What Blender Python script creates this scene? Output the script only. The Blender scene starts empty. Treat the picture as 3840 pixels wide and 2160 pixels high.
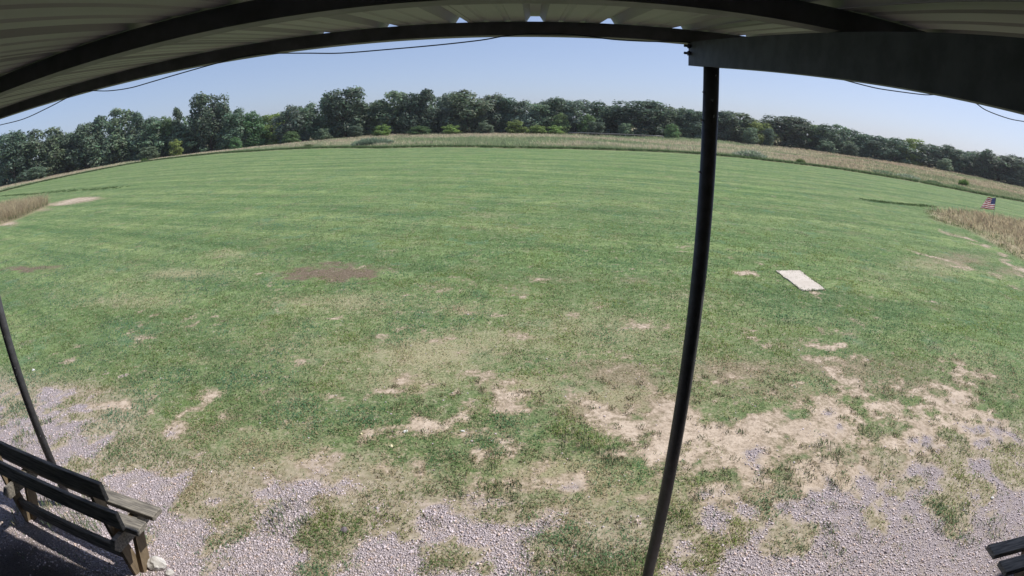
import bpy, bmesh, math, random
import numpy as np
from mathutils import Vector, Matrix

random.seed(7)
RNG = np.random.default_rng(7)
scene = bpy.context.scene
COL = scene.collection
R = math.radians

# ------------------------------------------------------------------ camera
# A wide security-camera lens: equidistant fisheye, 110 degrees across.
CAM_H = 2.44
cam_d = bpy.data.cameras.new('camera')
cam = bpy.data.objects.new('camera', cam_d)
COL.objects.link(cam)
cam_d.type = 'PANO'
cam_d.sensor_fit = 'HORIZONTAL'
cam_d.sensor_width = 36.0
cam_d.sensor_height = 20.25
cam_d.panorama_type = 'FISHEYE_LENS_POLYNOMIAL'
cam_d.fisheye_fov = math.pi
cam_d.fisheye_polynomial_k0 = 0.0
cam_d.fisheye_polynomial_k1 = -106.6667 / 2000.09
cam_d.fisheye_polynomial_k2 = 0.0
cam_d.fisheye_polynomial_k3 = 0.0
cam_d.fisheye_polynomial_k4 = 0.0
cam_d.clip_start = 0.02
cam_d.clip_end = 6000.0
cam.location = (0, 0, CAM_H)
cam.rotation_euler = (math.pi / 2 - 0.3188, 0, 0)
scene.camera = cam

# ------------------------------------------------------------------ light
SUN_AZ, SUN_EL = R(71.0), R(52.0)      # azimuth clockwise from +Y
world = bpy.data.worlds.new('World')
scene.world = world
world.use_nodes = True
wn = world.node_tree
wn.nodes.clear()
sky = wn.nodes.new('ShaderNodeTexSky')
sky.sky_type = 'NISHITA'
sky.sun_disc = False
sky.sun_elevation = SUN_EL
sky.sun_rotation = SUN_AZ
sky.altitude = 300
sky.air_density = 0.8
sky.dust_density = 1.2
sky.ozone_density = 2.0
bg = wn.nodes.new('ShaderNodeBackground')
bg.inputs['Strength'].default_value = 0.125
wo = wn.nodes.new('ShaderNodeOutputWorld')
gm = wn.nodes.new('ShaderNodeGamma')          # thin even summer haze: a flatter, paler sky
gm.inputs[1].default_value = 0.6
mx = wn.nodes.new('ShaderNodeMix')
mx.data_type = 'RGBA'
mx.blend_type = 'MULTIPLY'
mx.inputs[0].default_value = 1.0
mx.inputs[7].default_value = (1.36, 1.45, 1.76, 1)
wn.links.new(sky.outputs[0], gm.inputs[0])
wn.links.new(gm.outputs[0], mx.inputs[6])
wn.links.new(mx.outputs[2], bg.inputs[0])
wn.links.new(bg.outputs[0], wo.inputs[0])

sun_d = bpy.data.lights.new('sun', 'SUN')
sun_d.energy = 4.0
sun_d.angle = R(0.5)
sun_d.color = (1.0, 0.95, 0.88)
sun = bpy.data.objects.new('sun', sun_d)
COL.objects.link(sun)
sun.location = (30, 12, 40)
sdir = Vector((math.sin(SUN_AZ) * math.cos(SUN_EL), math.cos(SUN_AZ) * math.cos(SUN_EL), math.sin(SUN_EL)))
sun.rotation_euler = sdir.to_track_quat('Z', 'Y').to_euler()

vs = scene.view_settings
vs.view_transform = 'Standard'
vs.look = 'None'
vs.exposure = 0.32
vs.gamma = 1.0
vs.use_curve_mapping = False
scene.cycles.max_bounces = 6
scene.cycles.diffuse_bounces = 3
scene.cycles.transparent_max_bounces = 4
scene.cycles.use_denoising = True

# ------------------------------------------------------------------ helpers
def tag(o, label=None, cat=None, group=None, kind=None):
    if label: o['label'] = label
    if cat: o['category'] = cat
    if group: o['group'] = group
    if kind: o['kind'] = kind
    return o

def link(o, parent=None):
    COL.objects.link(o)
    if parent is not None:
        o.parent = parent
    return o

def empty(name, loc=(0, 0, 0), rz=0.0):
    o = bpy.data.objects.new(name, None)
    o.empty_display_size = 0.2
    o.location = loc
    o.rotation_euler = (0, 0, rz)
    return link(o)

def mesh_np(name, verts, faces, mats, parent=None, cols=None, smooth=False, attrs=None):
    """faces: (n,3) or (n,4) int array."""
    me = bpy.data.meshes.new(name)
    verts = np.ascontiguousarray(verts, dtype=np.float32)
    faces = np.ascontiguousarray(faces, dtype=np.int32)
    n, k = faces.shape
    me.vertices.add(len(verts))
    me.vertices.foreach_set('co', verts.ravel())
    me.loops.add(n * k)
    me.loops.foreach_set('vertex_index', faces.ravel())
    me.polygons.add(n)
    me.polygons.foreach_set('loop_start', np.arange(0, n * k, k, dtype=np.int32))
    me.polygons.foreach_set('loop_total', np.full(n, k, dtype=np.int32))
    if smooth:
        me.polygons.foreach_set('use_smooth', np.ones(n, dtype=bool))
    me.update(calc_edges=True)
    for m in (mats if isinstance(mats, (list, tuple)) else [mats]):
        me.materials.append(m)
    if cols is not None:
        a = me.attributes.new('Col', 'FLOAT_COLOR', 'POINT')
        c = np.ones((len(verts), 4), dtype=np.float32)
        c[:, :3] = cols
        a.data.foreach_set('color', c.ravel())
    for an, av in (attrs or {}).items():
        a = me.attributes.new(an, 'FLOAT', 'POINT')
        a.data.foreach_set('value', np.ascontiguousarray(av, dtype=np.float32))
    return link(bpy.data.objects.new(name, me), parent)

class MB:
    """collects boxes / tubes, links them as ONE mesh object"""
    def __init__(self):
        self.bm = bmesh.new()
    def box(self, lo, hi, M=None, bevel=0.0):
        r = bmesh.ops.create_cube(self.bm, size=1.0)
        vs_ = r['verts']
        c = [(a + b) / 2 for a, b in zip(lo, hi)]
        s = [abs(b - a) for a, b in zip(lo, hi)]
        for v in vs_:
            v.co = Vector((c[0] + v.co.x * s[0], c[1] + v.co.y * s[1], c[2] + v.co.z * s[2]))
        if bevel:
            es = list({e for v in vs_ for e in v.link_edges})
            rr = bmesh.ops.bevel(self.bm, geom=es, offset=bevel, segments=1, affect='EDGES')
            vs_ = list({v for f in rr['faces'] for v in f.verts} | {v for v in vs_ if v.is_valid})
        if M is not None:
            for v in vs_:
                v.co = M @ v.co
        return self
    def prism(self, pts, ext):
        """closed polygon pts (3D) extruded by vector ext"""
        a = [self.bm.verts.new(p) for p in pts]
        b = [self.bm.verts.new(Vector(p) + Vector(ext)) for p in pts]
        n = len(pts)
        self.bm.faces.new(a)
        self.bm.faces.new(b[::-1])
        for i in range(n):
            self.bm.faces.new((a[i], b[i], b[(i + 1) % n], a[(i + 1) % n]))
        return self
    def tube(self, path, rad, seg=10, cap=True):
        path = [Vector(p) for p in path]
        rads = rad if isinstance(rad, (list, tuple)) else [rad] * len(path)
        rings = []
        for i, p in enumerate(path):
            t = (path[min(i + 1, len(path) - 1)] - path[max(i - 1, 0)]).normalized()
            up = Vector((0, 0, 1)) if abs(t.z) < 0.9 else Vector((1, 0, 0))
            a = t.cross(up).normalized()
            b = t.cross(a).normalized()
            rings.append([self.bm.verts.new(p + (a * math.cos(2 * math.pi * j / seg) + b * math.sin(2 * math.pi * j / seg)) * rads[i]) for j in range(seg)])
        for i in range(len(rings) - 1):
            for j in range(seg):
                f = self.bm.faces.new((rings[i][j], rings[i][(j + 1) % seg], rings[i + 1][(j + 1) % seg], rings[i + 1][j]))
                f.smooth = True
        if cap:
            self.bm.faces.new(rings[0])
            self.bm.faces.new(rings[-1][::-1])
        return self
    def build(self, name, mats, parent=None):
        bmesh.ops.recalc_face_normals(self.bm, faces=self.bm.faces)
        me = bpy.data.meshes.new(name)
        self.bm.to_mesh(me)
        self.bm.free()
        for m in (mats if isinstance(mats, (list, tuple)) else [mats]):
            me.materials.append(m)
        return link(bpy.data.objects.new(name, me), parent)

def hash2(ix, iy, seed):
    h = (ix.astype(np.int64) * 374761393 + iy.astype(np.int64) * 668265263 + seed * 974634777) & 0xFFFFFFFF
    h = ((h ^ (h >> 13)) * 1274126177) & 0xFFFFFFFF
    h = h ^ (h >> 16)
    return (h & 0xFFFFFF).astype(np.float64) / 0xFFFFFF

def vnoise(x, y, seed=0):
    ix, iy = np.floor(x), np.floor(y)
    fx, fy = x - ix, y - iy
    fx = fx * fx * (3 - 2 * fx)
    fy = fy * fy * (3 - 2 * fy)
    a, b = hash2(ix, iy, seed), hash2(ix + 1, iy, seed)
    c, d = hash2(ix, iy + 1, seed), hash2(ix + 1, iy + 1, seed)
    return (a * (1 - fx) + b * fx) * (1 - fy) + (c * (1 - fx) + d * fx) * fy

def fbm(x, y, seed=0, oct=4):
    s, a, t = 0.0, 0.5, 0.0
    for i in range(oct):
        s = s + a * vnoise(x * 2 ** i + 17.3 * i, y * 2 ** i - 9.1 * i, seed + i)
        t += a
        a *= 0.5
    return s / t

def sstep(a, b, x):
    t = np.clip((x - a) / (b - a), 0, 1)
    return t * t * (3 - 2 * t)

def sd_poly(px, py, poly):
    """signed distance, positive inside"""
    poly = np.array(poly, float)
    d = np.full(px.shape, 1e18)
    inside = np.zeros(px.shape, bool)
    n = len(poly)
    for i in range(n):
        x0, y0 = poly[i]
        x1, y1 = poly[(i + 1) % n]
        ex, ey = x1 - x0, y1 - y0
        wx, wy = px - x0, py - y0
        t = np.clip((wx * ex + wy * ey) / (ex * ex + ey * ey), 0, 1)
        d = np.minimum(d, (wx - ex * t) ** 2 + (wy - ey * t) ** 2)
        c = ((y0 <= py) & (y1 > py)) | ((y1 <= py) & (y0 > py))
        with np.errstate(divide='ignore', invalid='ignore'):
            xi = x0 + (py - y0) / (y1 - y0 + 1e-12) * ex
        inside ^= c & (px < xi)
    return np.where(inside, 1, -1) * np.sqrt(d)

# ------------------------------------------------------------------ node helper
class NT:
    def __init__(self, name):
        self.m = bpy.data.materials.new(name)
        self.m.use_nodes = True
        self.t = self.m.node_tree
        self.t.nodes.clear()
        self.out = self.t.nodes.new('ShaderNodeOutputMaterial')
    def n(self, typ, **kw):
        nd = self.t.nodes.new(typ)
        for k, v in kw.items():
            setattr(nd, k, v)
        return nd
    def l(self, a, b):
        self.t.links.new(a, b)
    def set(self, sock, v):
        if hasattr(v, 'is_output'):
            self.l(v, sock)
        elif isinstance(v, (tuple, list)) and len(v) == 3 and sock.type == 'RGBA':
            sock.default_value = (*v, 1)
        else:
            sock.default_value = v
    def attr(self, name, fac=True):
        nd = self.n('ShaderNodeAttribute', attribute_name=name)
        return nd.outputs['Fac'] if fac else nd.outputs['Color']
    def pos(self):
        return self.n('ShaderNodeTexCoord').outputs['Object']
    def noise(self, vec, scale, detail=3, rough=0.55):
        nd = self.n('ShaderNodeTexNoise')
        self.set(nd.inputs['Vector'], vec)
        nd.inputs['Scale'].default_value = scale
        nd.inputs['Detail'].default_value = detail
        nd.inputs['Roughness'].default_value = rough
        return nd.outputs['Fac']
    def math(self, op, a, b=0.0, c=None, clamp=False):
        nd = self.n('ShaderNodeMath', operation=op)
        nd.use_clamp = clamp
        self.set(nd.inputs[0], a)
        self.set(nd.inputs[1], b)
        if c is not None:
            self.set(nd.inputs[2], c)
        return nd.outputs[0]
    def ramp(self, v, lo, hi, a=0.0, b=1.0):
        nd = self.n('ShaderNodeMapRange', interpolation_type='SMOOTHSTEP')
        self.set(nd.inputs['Value'], v)
        nd.inputs['From Min'].default_value = lo
        nd.inputs['From Max'].default_value = hi
        nd.inputs['To Min'].default_value = a
        nd.inputs['To Max'].default_value = b
        return nd.outputs[0]
    def mix(self, f, a, b, blend='MIX'):
        nd = self.n('ShaderNodeMix', data_type='RGBA', blend_type=blend)
        self.set(nd.inputs[0], f)
        self.set(nd.inputs[6], a)
        self.set(nd.inputs[7], b)
        return nd.outputs[2]
    def bump(self, h, strength=0.5, dist=0.02):
        nd = self.n('ShaderNodeBump')
        nd.inputs['Strength'].default_value = strength
        nd.inputs['Distance'].default_value = dist
        self.set(nd.inputs['Height'], h)
        return nd.outputs[0]
    def bsdf(self, color, rough=0.8, metal=0.0, spec=0.3, normal=None):
        nd = self.n('ShaderNodeBsdfPrincipled')
        self.set(nd.inputs['Base Color'], color)
        self.set(nd.inputs['Roughness'], rough)
        nd.inputs['Metallic'].default_value = metal
        nd.inputs['Specular IOR Level'].default_value = spec
        if normal is not None:
            self.l(normal, nd.inputs['Normal'])
        return nd.outputs[0]
    def done(self, sh):
        self.l(sh, self.out.inputs['Surface'])
        return self.m

def mat_simple(name, c1, c2, scale=8.0, rough=0.7, metal=0.0, spec=0.3, bump=0.0, stretch=None):
    t = NT(name)
    p = t.pos()
    if stretch:
        mp = t.n('ShaderNodeMapping')
        mp.inputs['Scale'].default_value = stretch
        t.l(p, mp.inputs['Vector'])
        p = mp.outputs[0]
    f = t.noise(p, scale, 5, 0.62)
    col = t.mix(t.ramp(f, 0.3, 0.7), c1, c2)
    nrm = t.bump(f, bump, 0.01) if bump else None
    return t.done(t.bsdf(col, rough, metal, spec, nrm))

def mat_leafy(name, transl=0.25, vary=0.25, tint=None, rough=0.6, spec=0.25, up=0.0):
    """vertex-coloured foliage with some light coming through"""
    t = NT(name)
    col = t.attr('Col', False)
    if vary:
        oi = t.n('ShaderNodeObjectInfo')
        hs = t.n('ShaderNodeHueSaturation')
        t.set(hs.inputs['Hue'], t.ramp(oi.outputs['Random'], 0, 1, 0.5 - 0.035 * vary / 0.25, 0.5 + 0.03 * vary / 0.25))
        t.set(hs.inputs['Value'], t.ramp(t.math('FRACT', t.math('MULTIPLY', oi.outputs['Random'], 7.31)), 0, 1, 1 - vary, 1 + vary))
        t.l(col, hs.inputs['Color'])
        col = hs.outputs[0]
    if tint:
        col = t.mix(1.0, col, tint, 'MULTIPLY')
    nrm = None
    if up:                      # short turf shades as a soft nap, not as separate upright cards
        geo = t.n('ShaderNodeNewGeometry')
        vm = t.n('ShaderNodeMix', data_type='VECTOR')
        vm.inputs[0].default_value = up
        t.l(geo.outputs['Normal'], vm.inputs[4])
        vm.inputs[5].default_value = (0, 0, 1)
        nn = t.n('ShaderNodeVectorMath', operation='NORMALIZE')
        t.l(vm.outputs[1], nn.inputs[0])
        nrm = nn.outputs[0]
    a = t.bsdf(col, rough, 0, spec, nrm)
    b = t.n('ShaderNodeBsdfTranslucent')
    t.l(col, b.inputs[0])
    m = t.n('ShaderNodeMixShader')
    m.inputs[0].default_value = transl
    t.l(a, m.inputs[1])
    t.l(b.outputs[0], m.inputs[2])
    return t.done(m.outputs[0])

# ------------------------------------------------------------------ the lie of the land
EDGE_PTS = [(-120, 60), (-75, 74), (-54.5, 77.7), (-46, 84), (-37.5, 81.5), (-27.3, 63.2), (-13.8, 49.2), (0, 44.6), (13.3, 44.5),
            (19.6, 44.3), (28, 43.8), (32.7, 44.8), (42, 47.7), (49.3, 50.1), (54.7, 55.5), (75, 60), (120, 55)]
TREE_PTS = [(-120, 98), (-56, 98), (-40, 95), (-30, 88), (-15, 82), (0, 80), (15, 82), (25, 90), (35, 98), (45, 105), (56, 110), (120, 115)]
_ea, _er = zip(*EDGE_PTS)
_ta, _tr = zip(*TREE_PTS)
def r_edge(az): return np.interp(az, _ea, _er)
def r_tree(az): return np.interp(az, _ta, _tr)

# bare, dry, lush and mulched places of the lawn: kind, centre, two half axes, strength (metres)
PATCHES = [
    ('dry', -0.88, 5.1, 0.56, 0.01, -0.06, 0.44, 0.9), ('dry', -0.47, 5.25, 0.52, 0.01, -0.02, 0.31, 0.6), ('dry', 0.32, 3.1, 0.49, -0.02, 0.02, 0.21, 1.0),
    ('dry', -0.83, 3.01, 0.41, 0.03, -0.03, 0.14, 0.8), ('dry', -2.19, 3.28, 0.54, 0.09, -0.13, 0.28, 0.6), ('dry', -1.78, 3.02, 0.65, 0.1, -0.07, 0.17, 0.7),
    ('dry', 0.04, 4.41, 0.45, -0.0, 0.0, 0.27, 0.6), ('dry', -2.36, 2.73, 0.61, 0.14, -0.1, 0.18, 0.7), ('dry', -0.73, 6.63, 0.75, 0.0, -0.04, 0.46, 0.45),
    ('dry', 0.96, 6.19, 1.12, -0.02, 0.11, 0.83, 0.5), ('dry', -2.26, 6.78, 1.07, 0.01, -0.12, 0.41, 0.5), ('dry', -6.2, 8.25, 0.8, -0.03, -0.22, 0.31, 0.55),
    ('dry', 2.33, 6.92, 0.9, -0.02, 0.18, 0.6, 0.45), ('dry', -0.27, 9.33, 1.08, -0.01, -0.02, 0.71, 0.3), ('dry', 0.97, 4.12, 0.55, -0.03, 0.05, 0.28, 0.8),
    ('dry', -0.92, 4.51, 0.47, 0.02, -0.04, 0.24, 0.7), ('dry', -0.68, 13.33, 0.61, -0.02, -0.02, 0.45, 0.4), ('dry', -6.0, 9.65, 0.64, -0.06, -0.2, 0.34, 0.4),
    ('dry', -2.38, 9.25, 0.31, -0.01, -0.05, 0.23, 0.45), ('dry', -0.17, 5.58, 1.0, -0.0, -0.01, 0.46, 0.5), ('dry', -1.39, 2.83, 0.48, 0.07, -0.06, 0.18, 0.6),
    ('dry', 0.51, 2.69, 0.32, -0.02, 0.01, 0.12, 0.5), ('dry', -0.55, 3.63, 0.26, 0.01, -0.02, 0.15, 0.5), ('dry', -6.46, 6.69, 1.14, 0.03, -0.24, 0.29, 0.35),
    ('dry', -2.67, 5.16, 0.81, 0.06, -0.18, 0.43, 0.3), ('dry', -3.54, 4.76, 0.32, 0.04, -0.07, 0.12, 0.6), ('dry', 9.39, 13.4, 1.05, 0.22, 0.52, 0.78, 0.35),
    ('dry', 10.1, 9.23, 1.99, 0.15, 0.93, 0.91, 0.45), ('dry', 6.7, 7.92, 1.47, 0.03, 0.58, 0.75, 0.3), ('dry', 0.85, 2.79, 0.45, -0.04, 0.03, 0.13, 0.6),
    ('dry', 5.96, 4.48, 0.92, -0.15, 0.46, 0.43, 0.4), ('dry', 6.06, 10.23, 1.11, 0.11, 0.31, 0.56, 0.3), ('brown', 1.07, 4.62, 0.44, -0.02, 0.06, 0.3, 0.9),
    ('brown', 2.37, 4.65, 0.73, -0.07, 0.13, 0.32, 0.8), ('brown', 3.88, 4.52, 1.22, -0.17, 0.2, 0.28, 0.7), ('brown', 0.78, 4.85, 0.37, -0.01, 0.02, 0.18, 0.6),
    ('brown', 1.31, 4.09, 0.45, -0.04, 0.04, 0.18, 0.7), ('brown', 2.57, 4.15, 0.65, -0.09, 0.11, 0.23, 0.7), ('brown', 4.35, 4.0, 1.02, -0.19, 0.24, 0.29, 0.6),
    ('brown', 5.68, 3.83, 0.63, -0.13, 0.5, 0.44, 0.5), ('brown', 1.82, 3.57, 0.32, -0.04, 0.06, 0.15, 0.7), ('brown', 0.91, 3.98, 0.5, -0.03, 0.02, 0.12, 0.7),
    ('brown', 0.81, 7.87, 0.75, -0.0, 0.03, 0.31, 0.4), ('brown', 1.86, 7.76, 0.38, 0.0, 0.05, 0.25, 0.5), ('brown', 0.07, 7.2, 0.34, -0.0, 0.0, 0.27, 0.4),
    ('brown', -0.72, 6.55, 0.21, 0.0, -0.02, 0.18, 0.4), ('brown', 11.2, 9.67, 1.7, 0.16, 0.88, 0.81, 0.6), ('brown', 12.19, 8.7, 1.23, 0.07, 0.7, 0.54, 0.6),
    ('brown', -2.93, 3.34, 0.41, 0.08, -0.11, 0.18, 0.5), ('brown', -4.71, 3.82, 0.95, 0.19, -0.15, 0.16, 0.6), ('brown', -1.11, 7.48, 0.3, -0.0, -0.03, 0.19, 0.4),
    ('brown', 3.35, 5.19, 0.66, -0.06, 0.12, 0.22, 0.4), ('dirt', 0.86, 3.66, 0.33, -0.02, 0.02, 0.12, 1.2), ('dirt', 0.42, 3.6, 0.42, -0.01, 0.01, 0.09, 0.8),
    ('dirt', 1.15, 3.59, 0.27, -0.02, 0.03, 0.13, 1.2), ('dirt', 2.45, 3.47, 0.89, -0.15, 0.15, 0.3, 1.05), ('dirt', 3.57, 3.39, 0.69, -0.15, 0.2, 0.26, 0.8),
    ('dirt', 1.82, 3.1, 0.56, -0.09, 0.08, 0.2, 0.9), ('dirt', 2.42, 2.83, 0.45, -0.1, 0.1, 0.18, 1.2), ('dirt', 4.53, 3.33, 0.83, -0.2, 0.34, 0.34, 0.6),
    ('dirt', 1.57, 3.36, 0.23, -0.03, 0.07, 0.22, 0.9), ('dirt', 4.4, 2.67, 0.45, -0.14, 0.23, 0.22, 0.6), ('dirt', 0.07, 3.66, 0.23, -0.0, 0.0, 0.08, 0.7),
    ('dirt', 2.19, 3.36, 2.57, -0.46, 0.28, 0.61, 0.8), ('dirt', 4.0, 3.37, 1.75, -0.41, 0.76, 0.89, 0.82), ('dirt', -3.8, 3.49, 1.13, 0.24, -0.27, 0.34, 0.55),
    ('dirt', -0.55, 3.09, 1.98, 0.11, -0.04, 0.34, 0.24), ('dirt', 4.19, 2.59, 0.77, -0.24, 0.43, 0.42, 0.5), ('dirt', 0.2, 3.69, 0.66, -0.01, 0.01, 0.24, 0.5),
    ('dirt', -3.87, 3.51, 0.52, 0.11, -0.14, 0.18, 1.2), ('dirt', -4.62, 3.66, 0.75, 0.16, -0.13, 0.14, 0.6), ('dirt', -5.6, 3.64, 0.55, 0.12, -0.15, 0.13, 0.6),
    ('dirt', -3.4, 3.46, 0.18, 0.04, -0.14, 0.19, 0.8), ('dirt', 3.82, 8.22, 0.2, 0.0, 0.07, 0.17, 1.55), ('dirt', 3.82, 5.19, 0.22, -0.02, 0.04, 0.06, 1.4),
    ('dirt', 2.9, 3.98, 0.26, -0.04, 0.05, 0.09, 0.5), ('dirt', -23.12, 22.57, 2.15, -0.9, -0.65, 0.64, 1.6), ('dirt', -23.71, 22.12, 2.23, -0.91, -0.72, 0.69, 1.6),
    ('dirt', -24.24, 21.45, 2.29, -0.89, -0.73, 0.66, 1.4), ('dirt', -24.54, 20.11, 2.32, -0.82, -0.82, 0.69, 0.9), ('dirt', -23.03, 16.46, 1.72, -0.47, -1.0, 0.74, 1.2),
    ('mulch', -3.23, 8.14, 0.51, -0.01, -0.1, 0.28, 1.74), ('mulch', -2.73, 8.13, 0.49, -0.01, -0.1, 0.32, 1.74), ('mulch', -2.43, 7.9, 0.34, -0.01, -0.06, 0.21, 1.16),
    ('mulch', -3.03, 8.62, 0.53, -0.02, -0.07, 0.2, 0.87), ('mulch', -11.93, 8.85, 0.9, -0.06, -0.32, 0.26, 1.3), ('mulch', -10.96, 8.91, 0.72, -0.05, -0.24, 0.21, 1.01),
    ('mulch', -2.21, 8.54, 0.35, -0.01, -0.05, 0.2, 0.58), ('lush', -1.11, 3.62, 0.44, 0.03, -0.05, 0.21, 1.0), ('lush', -0.93, 3.92, 0.53, 0.03, -0.04, 0.2, 0.7),
    ('lush', -2.1, 3.81, 0.46, 0.06, -0.08, 0.2, 0.6), ('lush', -3.08, 4.51, 0.59, 0.07, -0.2, 0.36, 0.5), ('lush', 0.45, 2.25, 0.26, -0.02, 0.01, 0.12, 0.3),
    ('lush', 0.79, 3.44, 0.19, -0.01, 0.01, 0.08, 0.9), ('lush', 0.36, 3.66, 0.13, -0.0, 0.01, 0.07, 1.0), ('lush', 0.58, 3.56, 0.08, -0.0, 0.01, 0.06, 1.2),
    ('lush', -1.26, 2.42, 0.22, 0.03, -0.03, 0.11, 0.55), ('lush', 3.19, 2.05, 0.22, -0.07, 0.13, 0.15, 1.0), ('lush', 0.66, 9.33, 0.87, 0.0, 0.04, 0.57, 0.6),
    ('lush', 6.8, 5.36, 1.3, -0.14, 0.31, 0.29, 0.7), ('lush', 2.58, 2.63, 0.21, -0.05, 0.06, 0.09, 0.6), ('lush', 9.63, 19.6, 3.11, 1.08, 0.87, 1.81, 0.6),
    ('lush', 1.4, 2.23, 0.21, -0.04, 0.06, 0.18, 0.5), ('lush', 1.72, 2.67, 0.42, -0.08, 0.07, 0.17, 0.5), ('lush', -3.11, 2.92, 0.48, 0.12, -0.11, 0.16, 0.6),
    ('lush', -0.7, 3.8, 0.31, 0.01, -0.02, 0.13, 0.7), ('lush', 0.09, 9.33, 0.79, -0.01, 0.0, 0.4, 0.4), ('lush', 1.04, 3.1, 0.21, -0.02, 0.02, 0.1, 0.6),
    ('dirt', 14.05, 13.42, 0.13, -0.5, 0.19, 0.05, 0.93), ('dirt', 13.77, 13.02, 0.18, -0.71, 0.15, 0.04, 0.77), ('dirt', 14.26, 12.39, 0.18, -0.7, 0.18, 0.04, 0.94),
    ('dirt', 14.38, 12.36, 0.18, -0.72, 0.18, 0.05, 0.98), ('dirt', 13.75, 11.66, -0.23, -0.65, 0.19, -0.07, 0.79), ('dirt', 14.21, 11.28, -0.19, -0.53, 0.2, -0.07, 1.04),
    ('dirt', 13.92, 10.38, -0.24, -0.47, 0.2, -0.1, 0.86), ('dirt', 13.63, 9.86, -0.18, -0.35, 0.12, -0.06, 0.76), ('dirt', 13.13, 9.56, -0.28, -0.57, 0.14, -0.07, 0.88),
    ('dirt', 12.99, 9.4, -0.27, -0.55, 0.18, -0.09, 1.05), ('dirt', 13.08, 8.78, -0.41, -0.61, 0.21, -0.14, 0.95), ('dirt', 12.95, 8.67, -0.43, -0.65, 0.2, -0.13, 0.91),
    ('dirt', 12.28, 8.49, -0.4, -0.6, 0.16, -0.11, 0.79), ('dirt', 10.27, 9.83, 0.43, -0.67, 0.11, 0.07, 0.85), ('dirt', 10.12, 8.96, 0.26, -0.41, 0.19, 0.12, 0.87),
    ('dirt', 10.62, 8.91, 0.2, -0.31, 0.18, 0.11, 0.68), ('dirt', 11.26, 8.29, 0.21, -0.54, 0.23, 0.09, 0.67), ('dirt', 10.99, 8.1, 0.14, -0.34, 0.14, 0.05, 0.71),
    ('dirt', 10.82, 7.49, 0.05, -0.37, 0.23, 0.03, 0.67), ('dirt', 11.49, 7.22, 0.07, -0.51, 0.18, 0.03, 0.75), ('dirt', 11.27, 7.0, 0.09, -0.6, 0.2, 0.03, 0.9),
]

GRAVEL = [(-9, 3.35), (-5.88, 3.42), (-5.0, 3.5), (-4.06, 3.3), (-3.65, 2.7), (-3.1, 2.46), (-2.53, 2.58), (-2.0, 2.5), (-1.56, 2.5),
          (-1.0, 2.5), (-.35, 2.47), (.03, 2.37), (.37, 2.12), (1.07, 2.04), (1.38, 2.17), (2.07, 2.37), (2.73, 2.54), (3.73, 2.6),
          (4.79, 2.55), (9, 2.4), (9, -6), (-9, -6)]
ISLAND_L = [(-23.06, 16.08), (-23.4, 18.4), (-25.1, 21.57), (-28, 23.0), (-38, 25), (-44, 22), (-36, 14), (-26, 11)]
ISLAND_R = [(17.3, 17.7), (15.33, 15.13), (15.9, 13.7), (15.0, 11.63), (14.1, 9.4), (20, 7), (30, 13), (25.5, 17.4), (21.3, 18.7)]

def patch_sum(x, y, kinds):
    out = np.zeros(x.shape)
    for (k, cx, cy, ax, ay, bx, by, s) in PATCHES:
        if k not in kinds:
            continue
        rad = 2.6 * (abs(ax) + abs(bx) + abs(ay) + abs(by))
        sel = (np.abs(x - cx) < rad) & (np.abs(y - cy) < rad)
        if not sel.any():
            continue
        dx, dy = x[sel] - cx, y[sel] - cy
        det = ax * by - ay * bx
        u = (dx * by - dy * bx) / det
        v = (ax * dy - ay * dx) / det
        out[sel] = np.maximum(out[sel], s * np.exp(-(u * u + v * v) * 0.8))
    return out

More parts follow.
